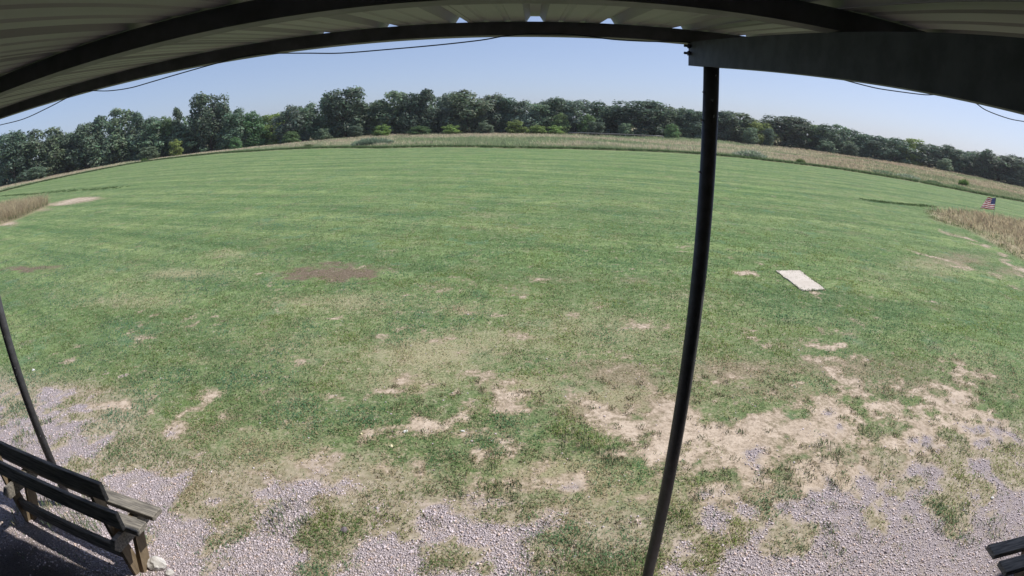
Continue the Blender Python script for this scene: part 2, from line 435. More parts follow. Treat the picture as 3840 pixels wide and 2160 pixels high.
def masks(x, y):
    r = np.hypot(x, y)
    az = np.degrees(np.arctan2(x, y))
    az = np.where((y < 0) & (r < 12), np.sign(x) * 90.0, az)
    m = {}
    n1 = fbm(x * 0.9, y * 0.9, 11, 5)
    n2 = fbm(x * 2.7, y * 2.7, 23, 4)
    gv = np.full(x.shape, -3.0)
    near = (np.abs(x) < 11) & (y < 6) & (y > -8)
    gv[near] = sd_poly(x[near], y[near], GRAVEL)
    lush = patch_sum(x, y, ('lush',))
    n4 = fbm(x * 7.5, y * 7.5, 31, 3)
    m['gravel'] = sstep(.22, .80, 0.47 + gv * .66 + (n1 - .5) * .7 + (n2 - .5) * 1.5 + (n4 - .5) * 1.3 - lush * .5)
    m['gravel'] = np.where(near, m['gravel'], 0)
    m['dust'] = sstep(-.95, .05, gv + (n1 - .5) * .5) * near
    lf = sstep(14, 6, r)
    d0 = patch_sum(x + (n1 - .5) * .8 * sstep(25, 8, r), y + (n2 - .5) * .6 * sstep(25, 8, r), ('dirt',)) + .27 * sstep(5.0, 3.0, r)
    m['dirt'] = sstep(.12, 1.02, d0 * .86 + (n1 - .5) * .4 + (n2 - .5) * (.6 + .9 * lf) + (n4 - .5) * (.3 + 1.2 * lf) - lush * .3)
    m['brown'] = np.clip(patch_sum(x, y, ('brown',)) * (0.2 + 1.0 * n2 + .8 * n4), 0, 1)
    m['mulch'] = np.clip(patch_sum(x + (n2 - .5) * .8, y + (n4 - .5) * .9, ('mulch',)) * (0.2 + 1.2 * n2 + .6 * n4), 0, 1)
    m['dry'] = np.clip(patch_sum(x, y, ('dry',)) * (0.4 + .7 * n2 + .5 * n4) + (fbm(x * .35, y * .35, 5, 4) - .5) * .9 * sstep(40, 4, r) + .30 * sstep(7, 3, r) + (n1 - .5) * .5 * lf - lush * .4, 0, 1)
    m['lush'] = np.clip(lush + (fbm(x * .22, y * .22, 41, 4) - .52) * 2.0, 0, 1)
    m['edge'] = r_edge(az) - r
    m['row'] = (y + .345 * x) / 1.058
    m['meadow'] = sstep(-0.35, 0.35, -m['edge'] + (n2 - .5) * .3)
    isl = np.full(x.shape, -9.0)
    s = (np.abs(x) < 50) & (y > 5) & (y < 30)
    isl[s] = np.maximum(sd_poly(x[s], y[s], ISLAND_L), sd_poly(x[s], y[s], ISLAND_R))
    m['meadow'] = np.maximum(m['meadow'], sstep(-.1, .4, isl))
    m['roof_shade'] = sstep(1.72, 1.2, y + .04 * x + (n2 - .5) * .4) * (np.abs(x) < 8)
    m['near'] = sstep(10, 3.5, r)
    return m

def ground_z(x, y):
    r = np.hypot(x, y)
    return (fbm(x * .8, y * .8, 3, 3) - .5) * .05 * sstep(1.0, 3.5, r) + (fbm(x * .05, y * .05, 8, 2) - .5) * .5 * sstep(12, 45, r)

# ------------------------------------------------------------------ ground sheet
def axis(n0, step, grow, far):
    a = [i * step for i in range(n0)]
    while a[-1] < far:
        a.append(a[-1] + max(step, step + (a[-1] - n0 * step) * grow))
    return a
ax = axis(100, 0.075, 0.035, 2600)
gx = np.array([-v for v in ax[:0:-1]] + ax)
ay = axis(130, 0.075, 0.03, 2600)
by_ = axis(2, 0.3, 0.2, 200)
gy = np.array([-v for v in by_[:0:-1]] + ay)
GX, GY = np.meshgrid(gx, gy)
X, Y = GX.ravel(), GY.ravel()
nx, ny = len(gx), len(gy)
ii = (np.arange(ny - 1)[:, None] * nx + np.arange(nx - 1)[None, :]).ravel()
GF = np.stack([ii, ii + 1, ii + nx + 1, ii + nx], 1)
GM = masks(X, Y)

def ground_material():
    t = NT('ground_mat')
    p = t.pos()
    nf = t.noise(p, 45, 4, 0.7)       # blade-scale speckle
    nm = t.noise(p, 9, 4, 0.65)
    nl = t.noise(p, 0.55, 5, 0.6)
    nb = t.noise(p, 2.2, 4, 0.6)
    near = t.attr('near')
    # mowing lines run along the mown edge
    ed = t.attr('row')
    wob = t.math('MULTIPLY', t.math('SUBTRACT', t.noise(p, 0.12, 2), 0.5), .9)
    st = t.math('SINE', t.math('MULTIPLY', t.math('ADD', ed, wob), 2 * math.pi / 2.1))
    st2 = t.math('SINE', t.math('MULTIPLY', t.math('ADD', ed, wob), 2 * math.pi / 4.6))
    st = t.math('ADD', st, t.math('MULTIPLY', st2, 0.6))
    st = t.math('MULTIPLY', t.math('MULTIPLY', st, t.ramp(near, 0, 1, 0.19, 0.04)), t.ramp(nb, .3, .7, .4, 1.5))
    g = t.mix(t.ramp(nl, 0.30, 0.70), (0.106, 0.174, 0.072), (0.142, 0.208, 0.084))
    g = t.mix(t.math('MULTIPLY', t.attr('lush'), .6), g, (0.110, 0.195, 0.065))
    g = t.mix(t.math('ADD', 0.5, t.math('MULTIPLY', st, 1.5), clamp=True), t.mix(1.0, g, (.80, .86, .82), 'MULTIPLY'), t.mix(1.0, g, (1.32, 1.2, 1.2), 'MULTIPLY'))
    sp = t.ramp(nf, 0.30, 0.70)
    g = t.mix(1.0, g, t.mix(sp, (0.62, 0.66, 0.62), (1.38, 1.34, 1.38)), 'MULTIPLY')
    # mower streaks and clumps at several sizes, so that the turf keeps its grain with distance
    sx = t.n('ShaderNodeSeparateXYZ')
    t.l(p, sx.inputs[0])
    cx = t.n('ShaderNodeCombineXYZ')
    t.set(cx.inputs[0], t.math('MULTIPLY', t.math('ADD', ed, t.math('MULTIPLY', wob, .3)), 2.6))
    t.set(cx.inputs[1], t.math('MULTIPLY', t.math('SUBTRACT', sx.outputs[0], t.math('MULTIPLY', sx.outputs[1], .345)), .16))
    stk = t.noise(cx.outputs[0], 1.0, 4, .7)
    far = t.math('SUBTRACT', 1.0, near)
    g = t.mix(far, g, t.mix(1.0, g, t.mix(t.ramp(stk, .32, .68), (.76, .82, .80), (1.26, 1.19, 1.20)), 'MULTIPLY'))
    g = t.mix(1.0, g, t.mix(t.ramp(nm, .33, .67), (.80, .82, .80), (1.22, 1.20, 1.22)), 'MULTIPLY')
    g = t.mix(1.0, g, t.mix(t.ramp(nb, .33, .67), (.90, .92, .90), (1.10, 1.08, 1.10)), 'MULTIPLY')
    dryfar = t.math('MULTIPLY', t.math('MULTIPLY', t.ramp(t.noise(p, .8, 5, .75), .52, .72), far), .45)
    g = t.mix(dryfar, g, (.235, .215, .125))
    h1, h2, h3 = (t.noise(p, sc_, 4, .65) for sc_ in (1.3, 1.7, 2.1))
    g = t.mix(t.ramp(h1, .56, .68, 0, .55), g, (.095, .185, .105))
    g = t.mix(t.ramp(h2, .58, .68, 0, .55), g, (.150, .225, .070))
    g = t.mix(t.ramp(h3, .58, .70, 0, .45), g, (.250, .200, .145))
    thatch = t.mix(sp, (0.15, 0.155, 0.085), (0.31, 0.30, 0.185))
    g = t.mix(t.math('MULTIPLY', near, t.ramp(nm, .35, .7, .1, .7)), g, thatch)
    def edge(a, w=.5, lo=.35, hi=.62):
        v = t.math('ADD', t.attr(a), t.math('MULTIPLY', t.math('SUBTRACT', t.math('ADD', t.math('MULTIPLY', nm, .6), t.math('MULTIPLY', nf, .4)), .5), w))
        return t.ramp(v, lo, hi)
    ns = t.noise(p, 21, 3, .6)
    spk = t.math('ADD', t.math('ADD', t.math('MULTIPLY', nm, .45), t.math('MULTIPLY', ns, .35)), t.math('MULTIPLY', nf, .35))
    spk = t.math('SUBTRACT', spk, .575)
    def worn(a, w, lo, hi):
        return t.ramp(t.math('ADD', t.attr(a), t.math('MULTIPLY', spk, w)), lo, hi)
    straw = t.mix(sp, (0.25, 0.23, 0.135), (0.44, 0.40, 0.26))
    g = t.mix(t.math('MULTIPLY', worn('dry', 1.6, .1, .95), .8), g, straw)
    g = t.mix(t.math('MULTIPLY', worn('brown', 1.6, .1, .9), .7), g, t.mix(sp, (.17, .125, .09), (.36, .285, .21)))
    g = t.mix(t.math('MULTIPLY', worn('mulch', 2.2, .2, 1.0), .9), g, t.mix(sp, (.10, .072, .055), (.23, .17, .13)))
    g = t.mix(t.math('MULTIPLY', worn('dust', 1.2, .0, .8), .9), g, t.mix(t.ramp(ns, .3, .7), (.26, .225, .155), (.43, .375, .29)))
    # worn ground: first bare brown thatch, then pale sand where the wear is complete
    g = t.mix(t.math('MULTIPLY', worn('dirt', 2.2, .12, .62), .85), g, t.mix(t.ramp(ns, .3, .7), (.22, .17, .12), (.40, .33, .24)))
    sand = t.mix(t.ramp(nb, .3, .7), (.45, .37, .285), (.56, .47, .375))
    sand = t.mix(1.0, sand, t.mix(t.ramp(spk, -.12, .12), (.70, .68, .66), (1.1, 1.1, 1.1)), 'MULTIPLY')
    g = t.mix(worn('dirt', 2.4, .42, .98), g, sand)
    vo = t.n('ShaderNodeTexVoronoi')
    t.l(p, vo.inputs['Vector'])
    vo.inputs['Scale'].default_value = 110
    sepc = t.n('ShaderNodeSeparateColor')
    t.l(vo.outputs['Color'], sepc.inputs[0])
    stone = t.mix(sepc.outputs[0], (.40, .35, .36), (.66, .59, .61))
    stone = t.mix(t.ramp(vo.outputs['Distance'], .3, .8), stone, (.29, .25, .26))
    stone = t.mix(t.math('MULTIPLY', t.ramp(nm, .45, .7), .8), stone, (.46, .395, .34))
    g = t.mix(t.math('MULTIPLY', worn('gravel', 1.9, .05, .5), .85), g, t.mix(t.ramp(ns, .3, .7), (.33, .28, .225), (.47, .40, .34)))
    gmask = worn('gravel', 1.6, .38, .80)
    g = t.mix(gmask, g, stone)
    g = t.mix(t.math('MULTIPLY', t.attr('roof_shade'), .9), g, t.mix(sp, (.045, .04, .036), (.085, .075, .068)))   # shade painted into the ground under the roof, also cuts bounce
    mead = t.mix(t.ramp(nl, .3, .7), (.36, .30, .20), (.27, .27, .15))
    g = t.mix(t.attr('meadow'), g, mead)
    h = t.math('ADD', t.math('MULTIPLY', nf, .5), t.math('MULTIPLY', nm, .7))
    h = t.math('SUBTRACT', h, t.math('MULTIPLY', t.math('MULTIPLY', vo.outputs['Distance'], gmask), 1.2))
    return t.done(t.bsdf(g, 0.95, 0, 0.08, t.bump(h, 0.7, 0.02)))

MAT_GROUND = ground_material()
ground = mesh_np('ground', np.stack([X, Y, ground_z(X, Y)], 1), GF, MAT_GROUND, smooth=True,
                 attrs={k: GM[k] for k in ('gravel', 'dirt', 'brown', 'mulch', 'dry', 'lush', 'row', 'meadow', 'near', 'roof_shade', 'dust')})
tag(ground, kind='structure')

# ------------------------------------------------------------------ porch
AL = -0.0389
EV = Vector((math.cos(AL), math.sin(AL), 0))       # along the eave
KV = Vector((-math.sin(AL), math.cos(AL), 0))      # out of the eave
def W(m, k, z):                                    # z is measured from the lens height
    return EV * m + KV * k + Vector((0, 0, z + CAM_H))
PORCH_RZ = AL

MAT_IRON = mat_simple('dark_painted_steel', (.048, .052, .072), (.082, .088, .122), 14, .6, 0, .25, .05)
MAT_PURLIN = mat_simple('grey_primer_steel', (.15, .15, .155), (.22, .22, .23), 9, .6, 0, .25, .05)
MAT_POST = mat_simple('black_pipe_paint', (.045, .045, .050), (.075, .076, .083), 20, .5, 0, .35, .03)
MAT_PANEL = mat_simple('white_roof_sheet', (.235, .23, .245), (.30, .29, .305), 3, .5, 0, .3, 0, (1, .2, 1))
MAT_GALV = mat_simple('galvanised_steel', (.30, .30, .31), (.42, .42, .43), 20, .45, .6, .5)
MAT_CHIP = mat_simple('bare_chipped_steel', (.38, .39, .44), (.55, .55, .58), 30, .6, 0, .3)

porch = empty('porch', W(0, 0, -CAM_H), AL)
tag(porch, 'open metal roofed porch with dark steel frame along the top of the photo', 'porch')
bpy.context.view_layer.update()

def L(m, k, z):            # porch-local coordinates
    return Vector((m, k, z + CAM_H))
def zroof(k): return 0.185 + 0.1 * k

# roof sheets: each 0.915 m wide with three high ribs and low stiffeners
RIB0, PITCH_R = 0.008, 0.305
def sheet_profile(m0):
    pts = [(m0 - .006, -.003), (m0 + .012, -.003), (m0 + .014, 0)]
    for j in range(3):
        b = m0 + PITCH_R * (j + 1) - .040
        for q in (0.105, 0.195):
            c = b - PITCH_R + q
            pts += [(c - .014, 0), (c - .007, .005), (c + .007, .005), (c + .014, 0)]
        pts += [(b - .040, 0), (b - .020, .032), (b + .020, .032), (b + .040, 0)]
    return pts
K0, K1 = -.70, 2.335
for j in range(-7, 7):
    m0 = RIB0 - PITCH_R + .040 + 3 * PITCH_R * j
    prof = sheet_profile(m0)
    bm = bmesh.new()
    lift = 0.0
    th = .0015
    lo = [[bm.verts.new(L(m, k, zroof(k) + h + lift)) for (m, h) in prof] for k in (K0, K1)]
    hi = [[bm.verts.new(L(m, k, zroof(k) + h + lift + th)) for (m, h) in prof] for k in (K0, K1)]
    n = len(prof)
    for i in range(n - 1):
        bm.faces.new((lo[0][i], lo[0][i + 1], lo[1][i + 1], lo[1][i]))
        bm.faces.new((hi[0][i], hi[1][i], hi[1][i + 1], hi[0][i + 1]))
        bm.faces.new((lo[1][i], lo[1][i + 1], hi[1][i + 1], hi[1][i]))
        bm.faces.new((lo[0][i], hi[0][i], hi[0][i + 1], lo[0][i + 1]))
    for e in (0, n - 1):
        bm.faces.new((lo[0][e], lo[1][e], hi[1][e], hi[0][e]))
    mb = MB()
    mb.bm.free()
    mb.bm = bm
    mb.build('roof_panel', MAT_PANEL, porch)

# unseen building wall behind the lens, added dark to block sky light
MAT_WALL = mat_simple('grey_wall_sheet', (.06, .06, .06), (.085, .085, .083), 4, .8, 0, .2)
mb = MB()
mb.box((-6.4, -.62, -.1), (6.0, -.55, CAM_H + zroof(-.6) - .055))
tag(mb.build('unseen_wall', MAT_WALL, porch))

# purlins: channel sections running along the eave
M0, M1 = -6.6, 6.1
def purlin(k, depth, fl, name):
    zt = zroof(k) - .001
    mb = MB()
    mb.box(L(M0, k, zt - depth), L(M1, k + .003, zt))
    mb.box(L(M0, k + .003, zt - depth), L(M1, k + fl, zt - depth + .003))
    mb.box(L(M0, k + fl - .003, zt - depth + .003), L(M1, k + fl, zt - depth + .018))
    return mb.build(name, MAT_PURLIN, porch)
eave = purlin(2.218, .0588, .05, 'eave_beam')
eave['label'] = 'dark eave beam at the front edge of the roof'
p2 = purlin(1.0425, .050, .051, 'purlin')
purlin(-.13, .050, .051, 'purlin')

def rafter(m, kend=2.233):
    mb = MB()
    mb.prism([L(m, -.549, .028 - .0549), L(m, kend, .028 + .1 * kend), L(m, kend, .1335 + .1 * kend - .003), L(m, -.549, .1335 - .0579)], (.078, 0, 0))
    return mb.build('rafter', MAT_IRON, porch)
raf = rafter(.651)
raf['label'] = 'deep dark rafter running from the round post to the right'
rafter(-3.465)
# end clip with two bolts on the rafter's left face
for z in (.300, .331):
    mb = MB()
    a = L(.651, 2.196, z)
    mb.tube([a, a + Vector((-.030, 0, 0))], .0055, 8)
    mb.tube([a + Vector((-.004, 0, 0)), a + Vector((-.014, 0, 0))], .011, 6)
    mb.build('bolt', MAT_IRON, raf)

def post(m, k=2.041, rad=.0318):
    mb = MB()
    top = .028 + .1 * (k - rad) + .004
    mb.tube([L(m, k, -CAM_H - .15), L(m, k, -1.2), L(m, k, top)], rad, 28)
    return mb.build('post', MAT_POST, porch)
po = post(.690)
po['label'] = 'black round pipe post right of the centre'
po2 = post(-3.425)
po2['label'] = 'black round pipe post behind the bench'
for (z, s) in ((.02, .014), (-.185, .009), (.13, .006)):
    mb = MB()
    a = L(.690 - .031, 2.041 - .006, z)
    mb.tube([a, a + Vector((-s, 0, 0))], .0035, 6)
    mb.build('screw', MAT_GALV, po)
for pp, n, zlo, zhi in ((po2, 16, -1.9, .1), (po, 4, -.1, .2)):
    mb = MB()
    for i in range(n):
        mm = -3.425 if pp is po2 else .690
        a = random.uniform(-2.6, -.6)
        z = random.uniform(zlo, zhi)
        c = L(mm + math.cos(a) * .0316, 2.041 + math.sin(a) * .0316, z)
        d = Vector((math.cos(a), math.sin(a), 0))
        s = Vector((-math.sin(a), math.cos(a), 0)) * random.uniform(.001, .003)
        u = Vector((0, 0, random.uniform(.002, .007)))
        mb.prism([c - s - u, c + s * .6 - u * .7, c + s + u, c - s * .5 + u * .8], d * .0012)
    ch = mb.build('paint_chips', MAT_CHIP, pp)
    ch['kind'] = 'stuff'

# the cable looped along the eave
WIRE = [(-3.9, .335), (-3.6, .318), (-3.317, .305), (-3.018, .296), (-2.75, .321), (-2.50, .352), (-2.366, .350), (-2.20, .322), (-2.043, .311), (-1.887, .316), (-1.638, .330),
        (-1.323, .353), (-1.208, .352), (-1.138, .346), (-.978, .327), (-.814, .311), (-.599, .310), (-.393, .315), (-.216, .329), (-.1, .348), (.06, .358),
        (.20, .352), (.331, .341), (.477, .342), (.627, .352), (.80, .345), (1.1, .335), (1.30, .30), (1.398, .283), (1.564, .272), (1.698, .274), (1.953, .292), (2.092, .318), (2.309, .322),
        (2.452, .295), (2.656, .285), (2.822, .295), (3.2, .33)]
def catmull(P, n=5):
    out = []
    for i in range(len(P) - 1):
        p0, p1, p2_, p3 = P[max(i - 1, 0)], P[i], P[i + 1], P[min(i + 2, len(P) - 1)]
        for j in range(n):
            t = j / n
            out.append(0.5 * ((2 * p1) + (p2_ - p0) * t + (2 * p0 - 5 * p1 + 4 * p2_ - p3) * t * t + (3 * p1 - p0 - 3 * p2_ + p3) * t ** 3))
    return out + [P[-1]]
MAT_CABLE = mat_simple('blue_black_cable', (.012, .018, .035), (.02, .03, .055), 30, .5)
mb = MB()
mb.tube(catmull([W(m * .9885, 2.2055 + .006 * math.sin(i * 1.7) * (0 if z > .34 else 1), z * .9885) for i, (m, z) in enumerate(WIRE)]), .0028, 6)
tag(mb.build('cable', MAT_CABLE), 'thin dark cable drooping in loops below the eave beam', 'cable')

# ------------------------------------------------------------------ benches
MAT_WOOD = mat_simple('weathered_board', (.105, .098, .088), (.31, .285, .24), 5, .8, 0, .2, .25, (1.2, 14, 14))
MAT_LEGW = mat_simple('treated_timber', (.15, .115, .075), (.24, .185, .12), 6, .75, 0, .2, .2, (6, 6, 1.5))
UB = Vector((1, -.104, 0)).normalized()

def make_bench(name, origin, rz, label, x0, x1, pointed=False):
    root = empty(name, origin, rz)
    tag(root, label, 'bench', 'benches under the porch eave')
    def plank(nm, b0, b1, z0, z1, xe0=0.0, xe1=0.0, pt=False):
        mb = MB()
        if pt:                        # pointed left end
            h = (z0 + z1) / 2 + .01
            mb.prism([(x0 + xe0 - .05, b0, h), (x0 + xe0 + .14, b0, z1), (x1 + xe1, b0, z1), (x1 + xe1, b0, z0), (x0 + xe0 + .06, b0, z0)], (0, b1 - b0, 0))
        else:
            mb.box((x0 + xe0, b0, z0), (x1 + xe1, b1, z1), bevel=.004)
        return mb.build(nm, MAT_WOOD, root)
    plank('seat_board', -.100, .0, .392, .430)
    plank('seat_board', -.250, -.148, .392, .430, 0, -.012)
    plank('back_board', -.336, -.306, .705, .825, 0, -.040, pointed)
    plank('back_board', -.334, -.304, *((.583, .698) if pointed else (.505, .628)), 0, -.012, pointed)
    mb = MB()
    mb.box((x0 + .33, -.262, .12), (x1 - .225, -.226, .215), bevel=.003)
    mb.build('stretcher', MAT_WOOD, root)
    for a in (x0 + .32, x1 - .262):
        mb = MB()                     # upright
        mb.prism([(a, -.302, .74), (a, -.240, .74), (a, -.190, 0), (a, -.275, 0)], (.038, 0, 0))
        mb.build('upright', MAT_LEGW, root)
        mb = MB()                     # sloping front leg
        mb.prism([(a + .041, -.030, .388), (a + .041, -.120, .388), (a + .041, -.235, 0), (a + .041, -.150, 0)], (.038, 0, 0))
        mb.build('leg', MAT_LEGW, root)
        mb = MB()                     # seat bearer
        mb.prism([(a + .082, -.005, .390), (a + .082, -.345, .390), (a + .082, -.375, .345), (a + .082, -.345, .300), (a + .082, -.03, .300)], (.038, 0, 0))
        mb.build('seat_bearer', MAT_WOOD, root)
    return root
bench_rz = math.atan2(-.104, 1)
make_bench('bench', (-2.068, 1.956, .005), bench_rz, 'weathered slatted wooden bench at the left in front of the black pipe post', -1.85, 0.0)
make_bench('bench', (2.74, 1.38, .0), R(-8), 'dark slatted wooden bench cut off by the bottom right corner', 0.0, 1.8, True)

# ------------------------------------------------------------------ stones and litter
ICO_V, ICO_F = None, None
def ico():
    global ICO_V, ICO_F
    bm = bmesh.new()
    bmesh.ops.create_icosphere(bm, subdivisions=1, radius=1.0)
    ICO_V = np.array([v.co[:] for v in bm.verts])
    ICO_F = np.array([[v.index for v in f.verts] for f in bm.faces])
    bm.free()
ico()
MAT_ROCK = mat_simple('pale_limestone', (.42, .40, .37), (.60, .58, .55), 18, .9, 0, .15, .6)
MAT_DARKROCK = mat_simple('dark_stone', (.13, .11, .12), (.24, .21, .22), 18, .9, 0, .15, .6)
MAT_YELLOW = mat_simple('yellowed_litter', (.60, .55, .32), (.75, .70, .48), 30, .7)
MAT_WHITE = mat_simple('white_litter', (.70, .70, .68), (.82, .82, .80), 30, .6)
def rock(name, x, y, sx, sy, sz, mat, label, cat, seed, sub=2, rz=0.):
    bm = bmesh.new()
    bmesh.ops.create_icosphere(bm, subdivisions=sub, radius=1.0)
    rr = random.Random(seed)
    off = Vector((rr.uniform(0, 50), rr.uniform(0, 50), rr.uniform(0, 50)))
    from mathutils import noise as mn
    for v in bm.verts:
        d = 1 + .35 * mn.noise(v.co * 1.3 + off) + .15 * mn.noise(v.co * 3.1 + off)
        v.co = Vector((v.co.x * sx * d, v.co.y * sy * d, max(v.co.z * sz * d, -sz * .45)))
    mb = MB(); mb.bm.free(); mb.bm = bm
    o = mb.build(name, mat)
    o.location = (x, y, float(ground_z(np.array([x]), np.array([y]))[0]) + sz * .3)
    o.rotation_euler = (0, 0, rz)
    return tag(o, label, cat)
rock('limestone_rock', -2.22, 1.83, .075, .055, .05, MAT_ROCK, 'large pale lump of limestone beside the bench leg', 'rock', 1, 3)
rock('limestone_rock', -2.10, 1.80, .035, .03, .02, MAT_ROCK, 'smaller pale stone right of the limestone lump by the bench', 'rock', 2)
rock('round_stone', -1.07, 2.41, .026, .026, .022, MAT_DARKROCK, 'dark round stone in a grassy patch near the bottom edge left of centre', 'stone', 3)
rock('white_shard', -5.93, 4.12, .028, .022, .02, MAT_WHITE, 'white shard on the grass right of the left pipe post', 'litter', 4)
rock('white_shard', -.87, 3.61, .024, .014, .012, MAT_WHITE, 'white shard lying in the lush green grass at centre', 'litter', 5, rz=.5)
rock('white_shard', -.40, 3.64, .02, .010, .01, MAT_WHITE, 'thin white shard at the left end of the bare sand strip', 'litter', 6)
rock('yellow_scrap', -.95, 3.40, .018, .015, .013, MAT_YELLOW, 'yellow scrap in the grass just below a white shard', 'litter', 7)
rock('yellow_scrap', -1.23, 3.54, .013, .010, .012, MAT_YELLOW, 'small yellow scrap left of the white shard in lush grass', 'litter', 8)
rock('white_shard', 3.79, 2.10, .02, .015, .014, MAT_WHITE, 'white shard on the gravel at the right edge', 'litter', 9)
rock('yellow_scrap', 3.24, 1.88, .014, .012, .012, MAT_YELLOW, 'yellow scrap on the grass tuft in the right gravel', 'litter', 10)

# ------------------------------------------------------------------ concrete slab
MAT_SLAB = mat_simple('weathered_concrete', (.50, .45, .385), (.60, .545, .475), 3.5, .9, 0, .15, .3)
q = [(4.66, 8.30), (4.60, 7.19), (5.09, 7.24), (5.20, 8.36)]
z0 = float(ground_z(np.array([4.9]), np.array([7.8]))[0])
rq = random.Random(5)
out = []
for i in range(4):                                  # worn, slightly crumbled outline
    (x0_, y0_), (x1_, y1_) = q[i], q[(i + 1) % 4]
    m_ = 9
    for j in range(m_):
        f_ = j / m_
        out.append((x0_ + (x1_ - x0_) * f_ + rq.uniform(-.014, .014), y0_ + (y1_ - y0_) * f_ + rq.uniform(-.014, .014), z0 - .06))
mb = MB()
mb.prism(out, (0, 0, .078))
tag(mb.build('concrete_slab', MAT_SLAB), 'pale rectangular concrete slab lying in the lawn right of the post', 'slab')

# ------------------------------------------------------------------ flag
FX, FY = 19.28, 15.22
flag = empty('flag', (FX, FY, 0), R(-52))
tag(flag, 'small american flag on a thin pole in the brown grass patch', 'flag')
MAT_POLE = mat_simple('dark_flag_pole', (.05, .05, .055), (.08, .08, .085), 20, .5)
mb = MB(); mb.tube([(0, 0, -.1), (0, 0, 1.225)], .008, 8); mb.build('pole', MAT_POLE, flag)
mb = MB(); mb.tube([(0, 0, .0), (0, 0, .20)], .025, 8); mb.tube([(0, 0, .19), (0, 0, .24)], .035, 8); mb.build('pole_socket', MAT_POLE, flag)
def cloth(name, c):
    t = NT(name)
    a = t.bsdf(c, .8, 0, .1)
    b = t.n('ShaderNodeBsdfTranslucent'); b.inputs[0].default_value = (*c, 1)
    m = t.n('ShaderNodeMixShader'); m.inputs[0].default_value = .5
    t.l(a, m.inputs[1]); t.l(b.outputs[0], m.inputs[2])
    return t.done(m.outputs[0])
MAT_RED, MAT_FW, MAT_BLUE = cloth('flag_red', (.42, .02, .03)), cloth('flag_white', (.78, .77, .76)), cloth('flag_blue', (.03, .05, .22))
def flag_pt(u, v):         # u 0..1 away from the pole, v 0..1 upward
    x = -u * .60
    y = .045 * math.sin(u * 7.5 + v * 1.3) * (.3 + u) + .02 * math.sin(u * 15 + 2)
    z = .70 + v * .48 - .05 * u * u + .012 * math.sin(u * 9 + 1) - .02 * u * (1 - v)
    return Vector((x * (.66 + .42 * (1 - v)), y, z))
verts, faces, fm = [], [], []
NU, NV = 30, 26
for j in range(NV + 1):
    for i in range(NU + 1):
        verts.append(flag_pt(i / NU, j / NV))
def flag_part(name, sel, mat):
    bm = bmesh.new()
    vm = {}
    def V(i, j):
        if (i, j) not in vm: vm[(i, j)] = bm.verts.new(verts[j * (NU + 1) + i])
        return vm[(i, j)]
    for j in range(NV):
        for i in range(NU):
            if sel(i, j): bm.faces.new((V(i, j), V(i + 1, j), V(i + 1, j + 1), V(i, j + 1))).smooth = True
    r = bmesh.ops.solidify(bm, geom=list(bm.faces), thickness=.002)
    mb = MB(); mb.bm.free(); mb.bm = bm
    return mb.build(name, mat, flag)
canton = lambda i, j: i < 12 and j >= 12
for s in range(13):        # stripes from the bottom up, red first
    flag_part('stripe', lambda i, j, s=s: j // 2 == s and not canton(i, j), MAT_RED if s % 2 == 0 else MAT_FW)
cant = flag_part('canton', canton, MAT_BLUE)
mb = MB()
for r_ in range(9):
    for c_ in range(6 if r_ % 2 == 0 else 5):
        u = .4 * ((c_ + .5) / 6 if r_ % 2 == 0 else (c_ + 1) / 6)
        v = 12 / 26 + (14 / 26) * (r_ + .6) / 9.2
        c = flag_pt(u, v)
        for side in (-.004, .004):
            pts = []
            for k in range(10):
                a = math.pi / 2 + k * math.pi / 5
                rr = .013 if k % 2 == 0 else .0055
                pts.append(c + Vector((rr * math.cos(a), side, rr * math.sin(a))))
            mb.prism(pts, (0, side * .3, 0))
st_ = mb.build('stars', MAT_FW, cant)
st_['kind'] = 'stuff'

# ------------------------------------------------------------------ blades
def blades(px, py, pz, h, w, heading, lean, col_lo, col_hi):
    """single bent blades: 2 triangles + tip (5 vertices, 3 triangles -> 4-vertex 2-triangle kite)"""
    n = len(px)
    ca, sa = np.cos(heading), np.sin(heading)
    dx, dy = np.cos(lean[0]) * lean[1], np.sin(lean[0]) * lean[1]
    base = np.stack([px, py, pz], 1)
    side = np.stack([ca * w / 2, sa * w / 2, np.zeros(n)], 1)
    mid = base + np.stack([dx * .35 * h, dy * .35 * h, .6 * h], 1)
    tip = base + np.stack([dx * h, dy * h, h * np.sqrt(np.clip(1 - .55 * lean[1] ** 2, .1, 1))], 1)
    V = np.empty((n, 4, 3))
    V[:, 0] = base - side * .8
    V[:, 1] = mid + side
    V[:, 2] = tip
    V[:, 3] = mid - side
    V[:, 0, 2] -= .004
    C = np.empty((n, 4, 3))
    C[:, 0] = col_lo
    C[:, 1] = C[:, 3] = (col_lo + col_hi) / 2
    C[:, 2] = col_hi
    idx = np.arange(n)[:, None] * 4
    F = np.concatenate([idx + [0, 1, 3], idx + [1, 2, 3]], 0)
    return V.reshape(-1, 3), F, C.reshape(-1, 3)

MAT_GRASS = mat_leafy('lawn_blades', .35, 0, rough=.7, spec=.08, up=.85)
MAT_TALL = mat_leafy('tall_grass_blades', .45, 0, rough=.8, spec=.08, up=.8)

def polar(n, r0, r1, az):
    a = RNG.uniform(-az, az, n) * math.pi / 180
    r = np.exp(RNG.uniform(math.log(r0), math.log(r1), n))
    return r * np.sin(a), r * np.cos(a), r

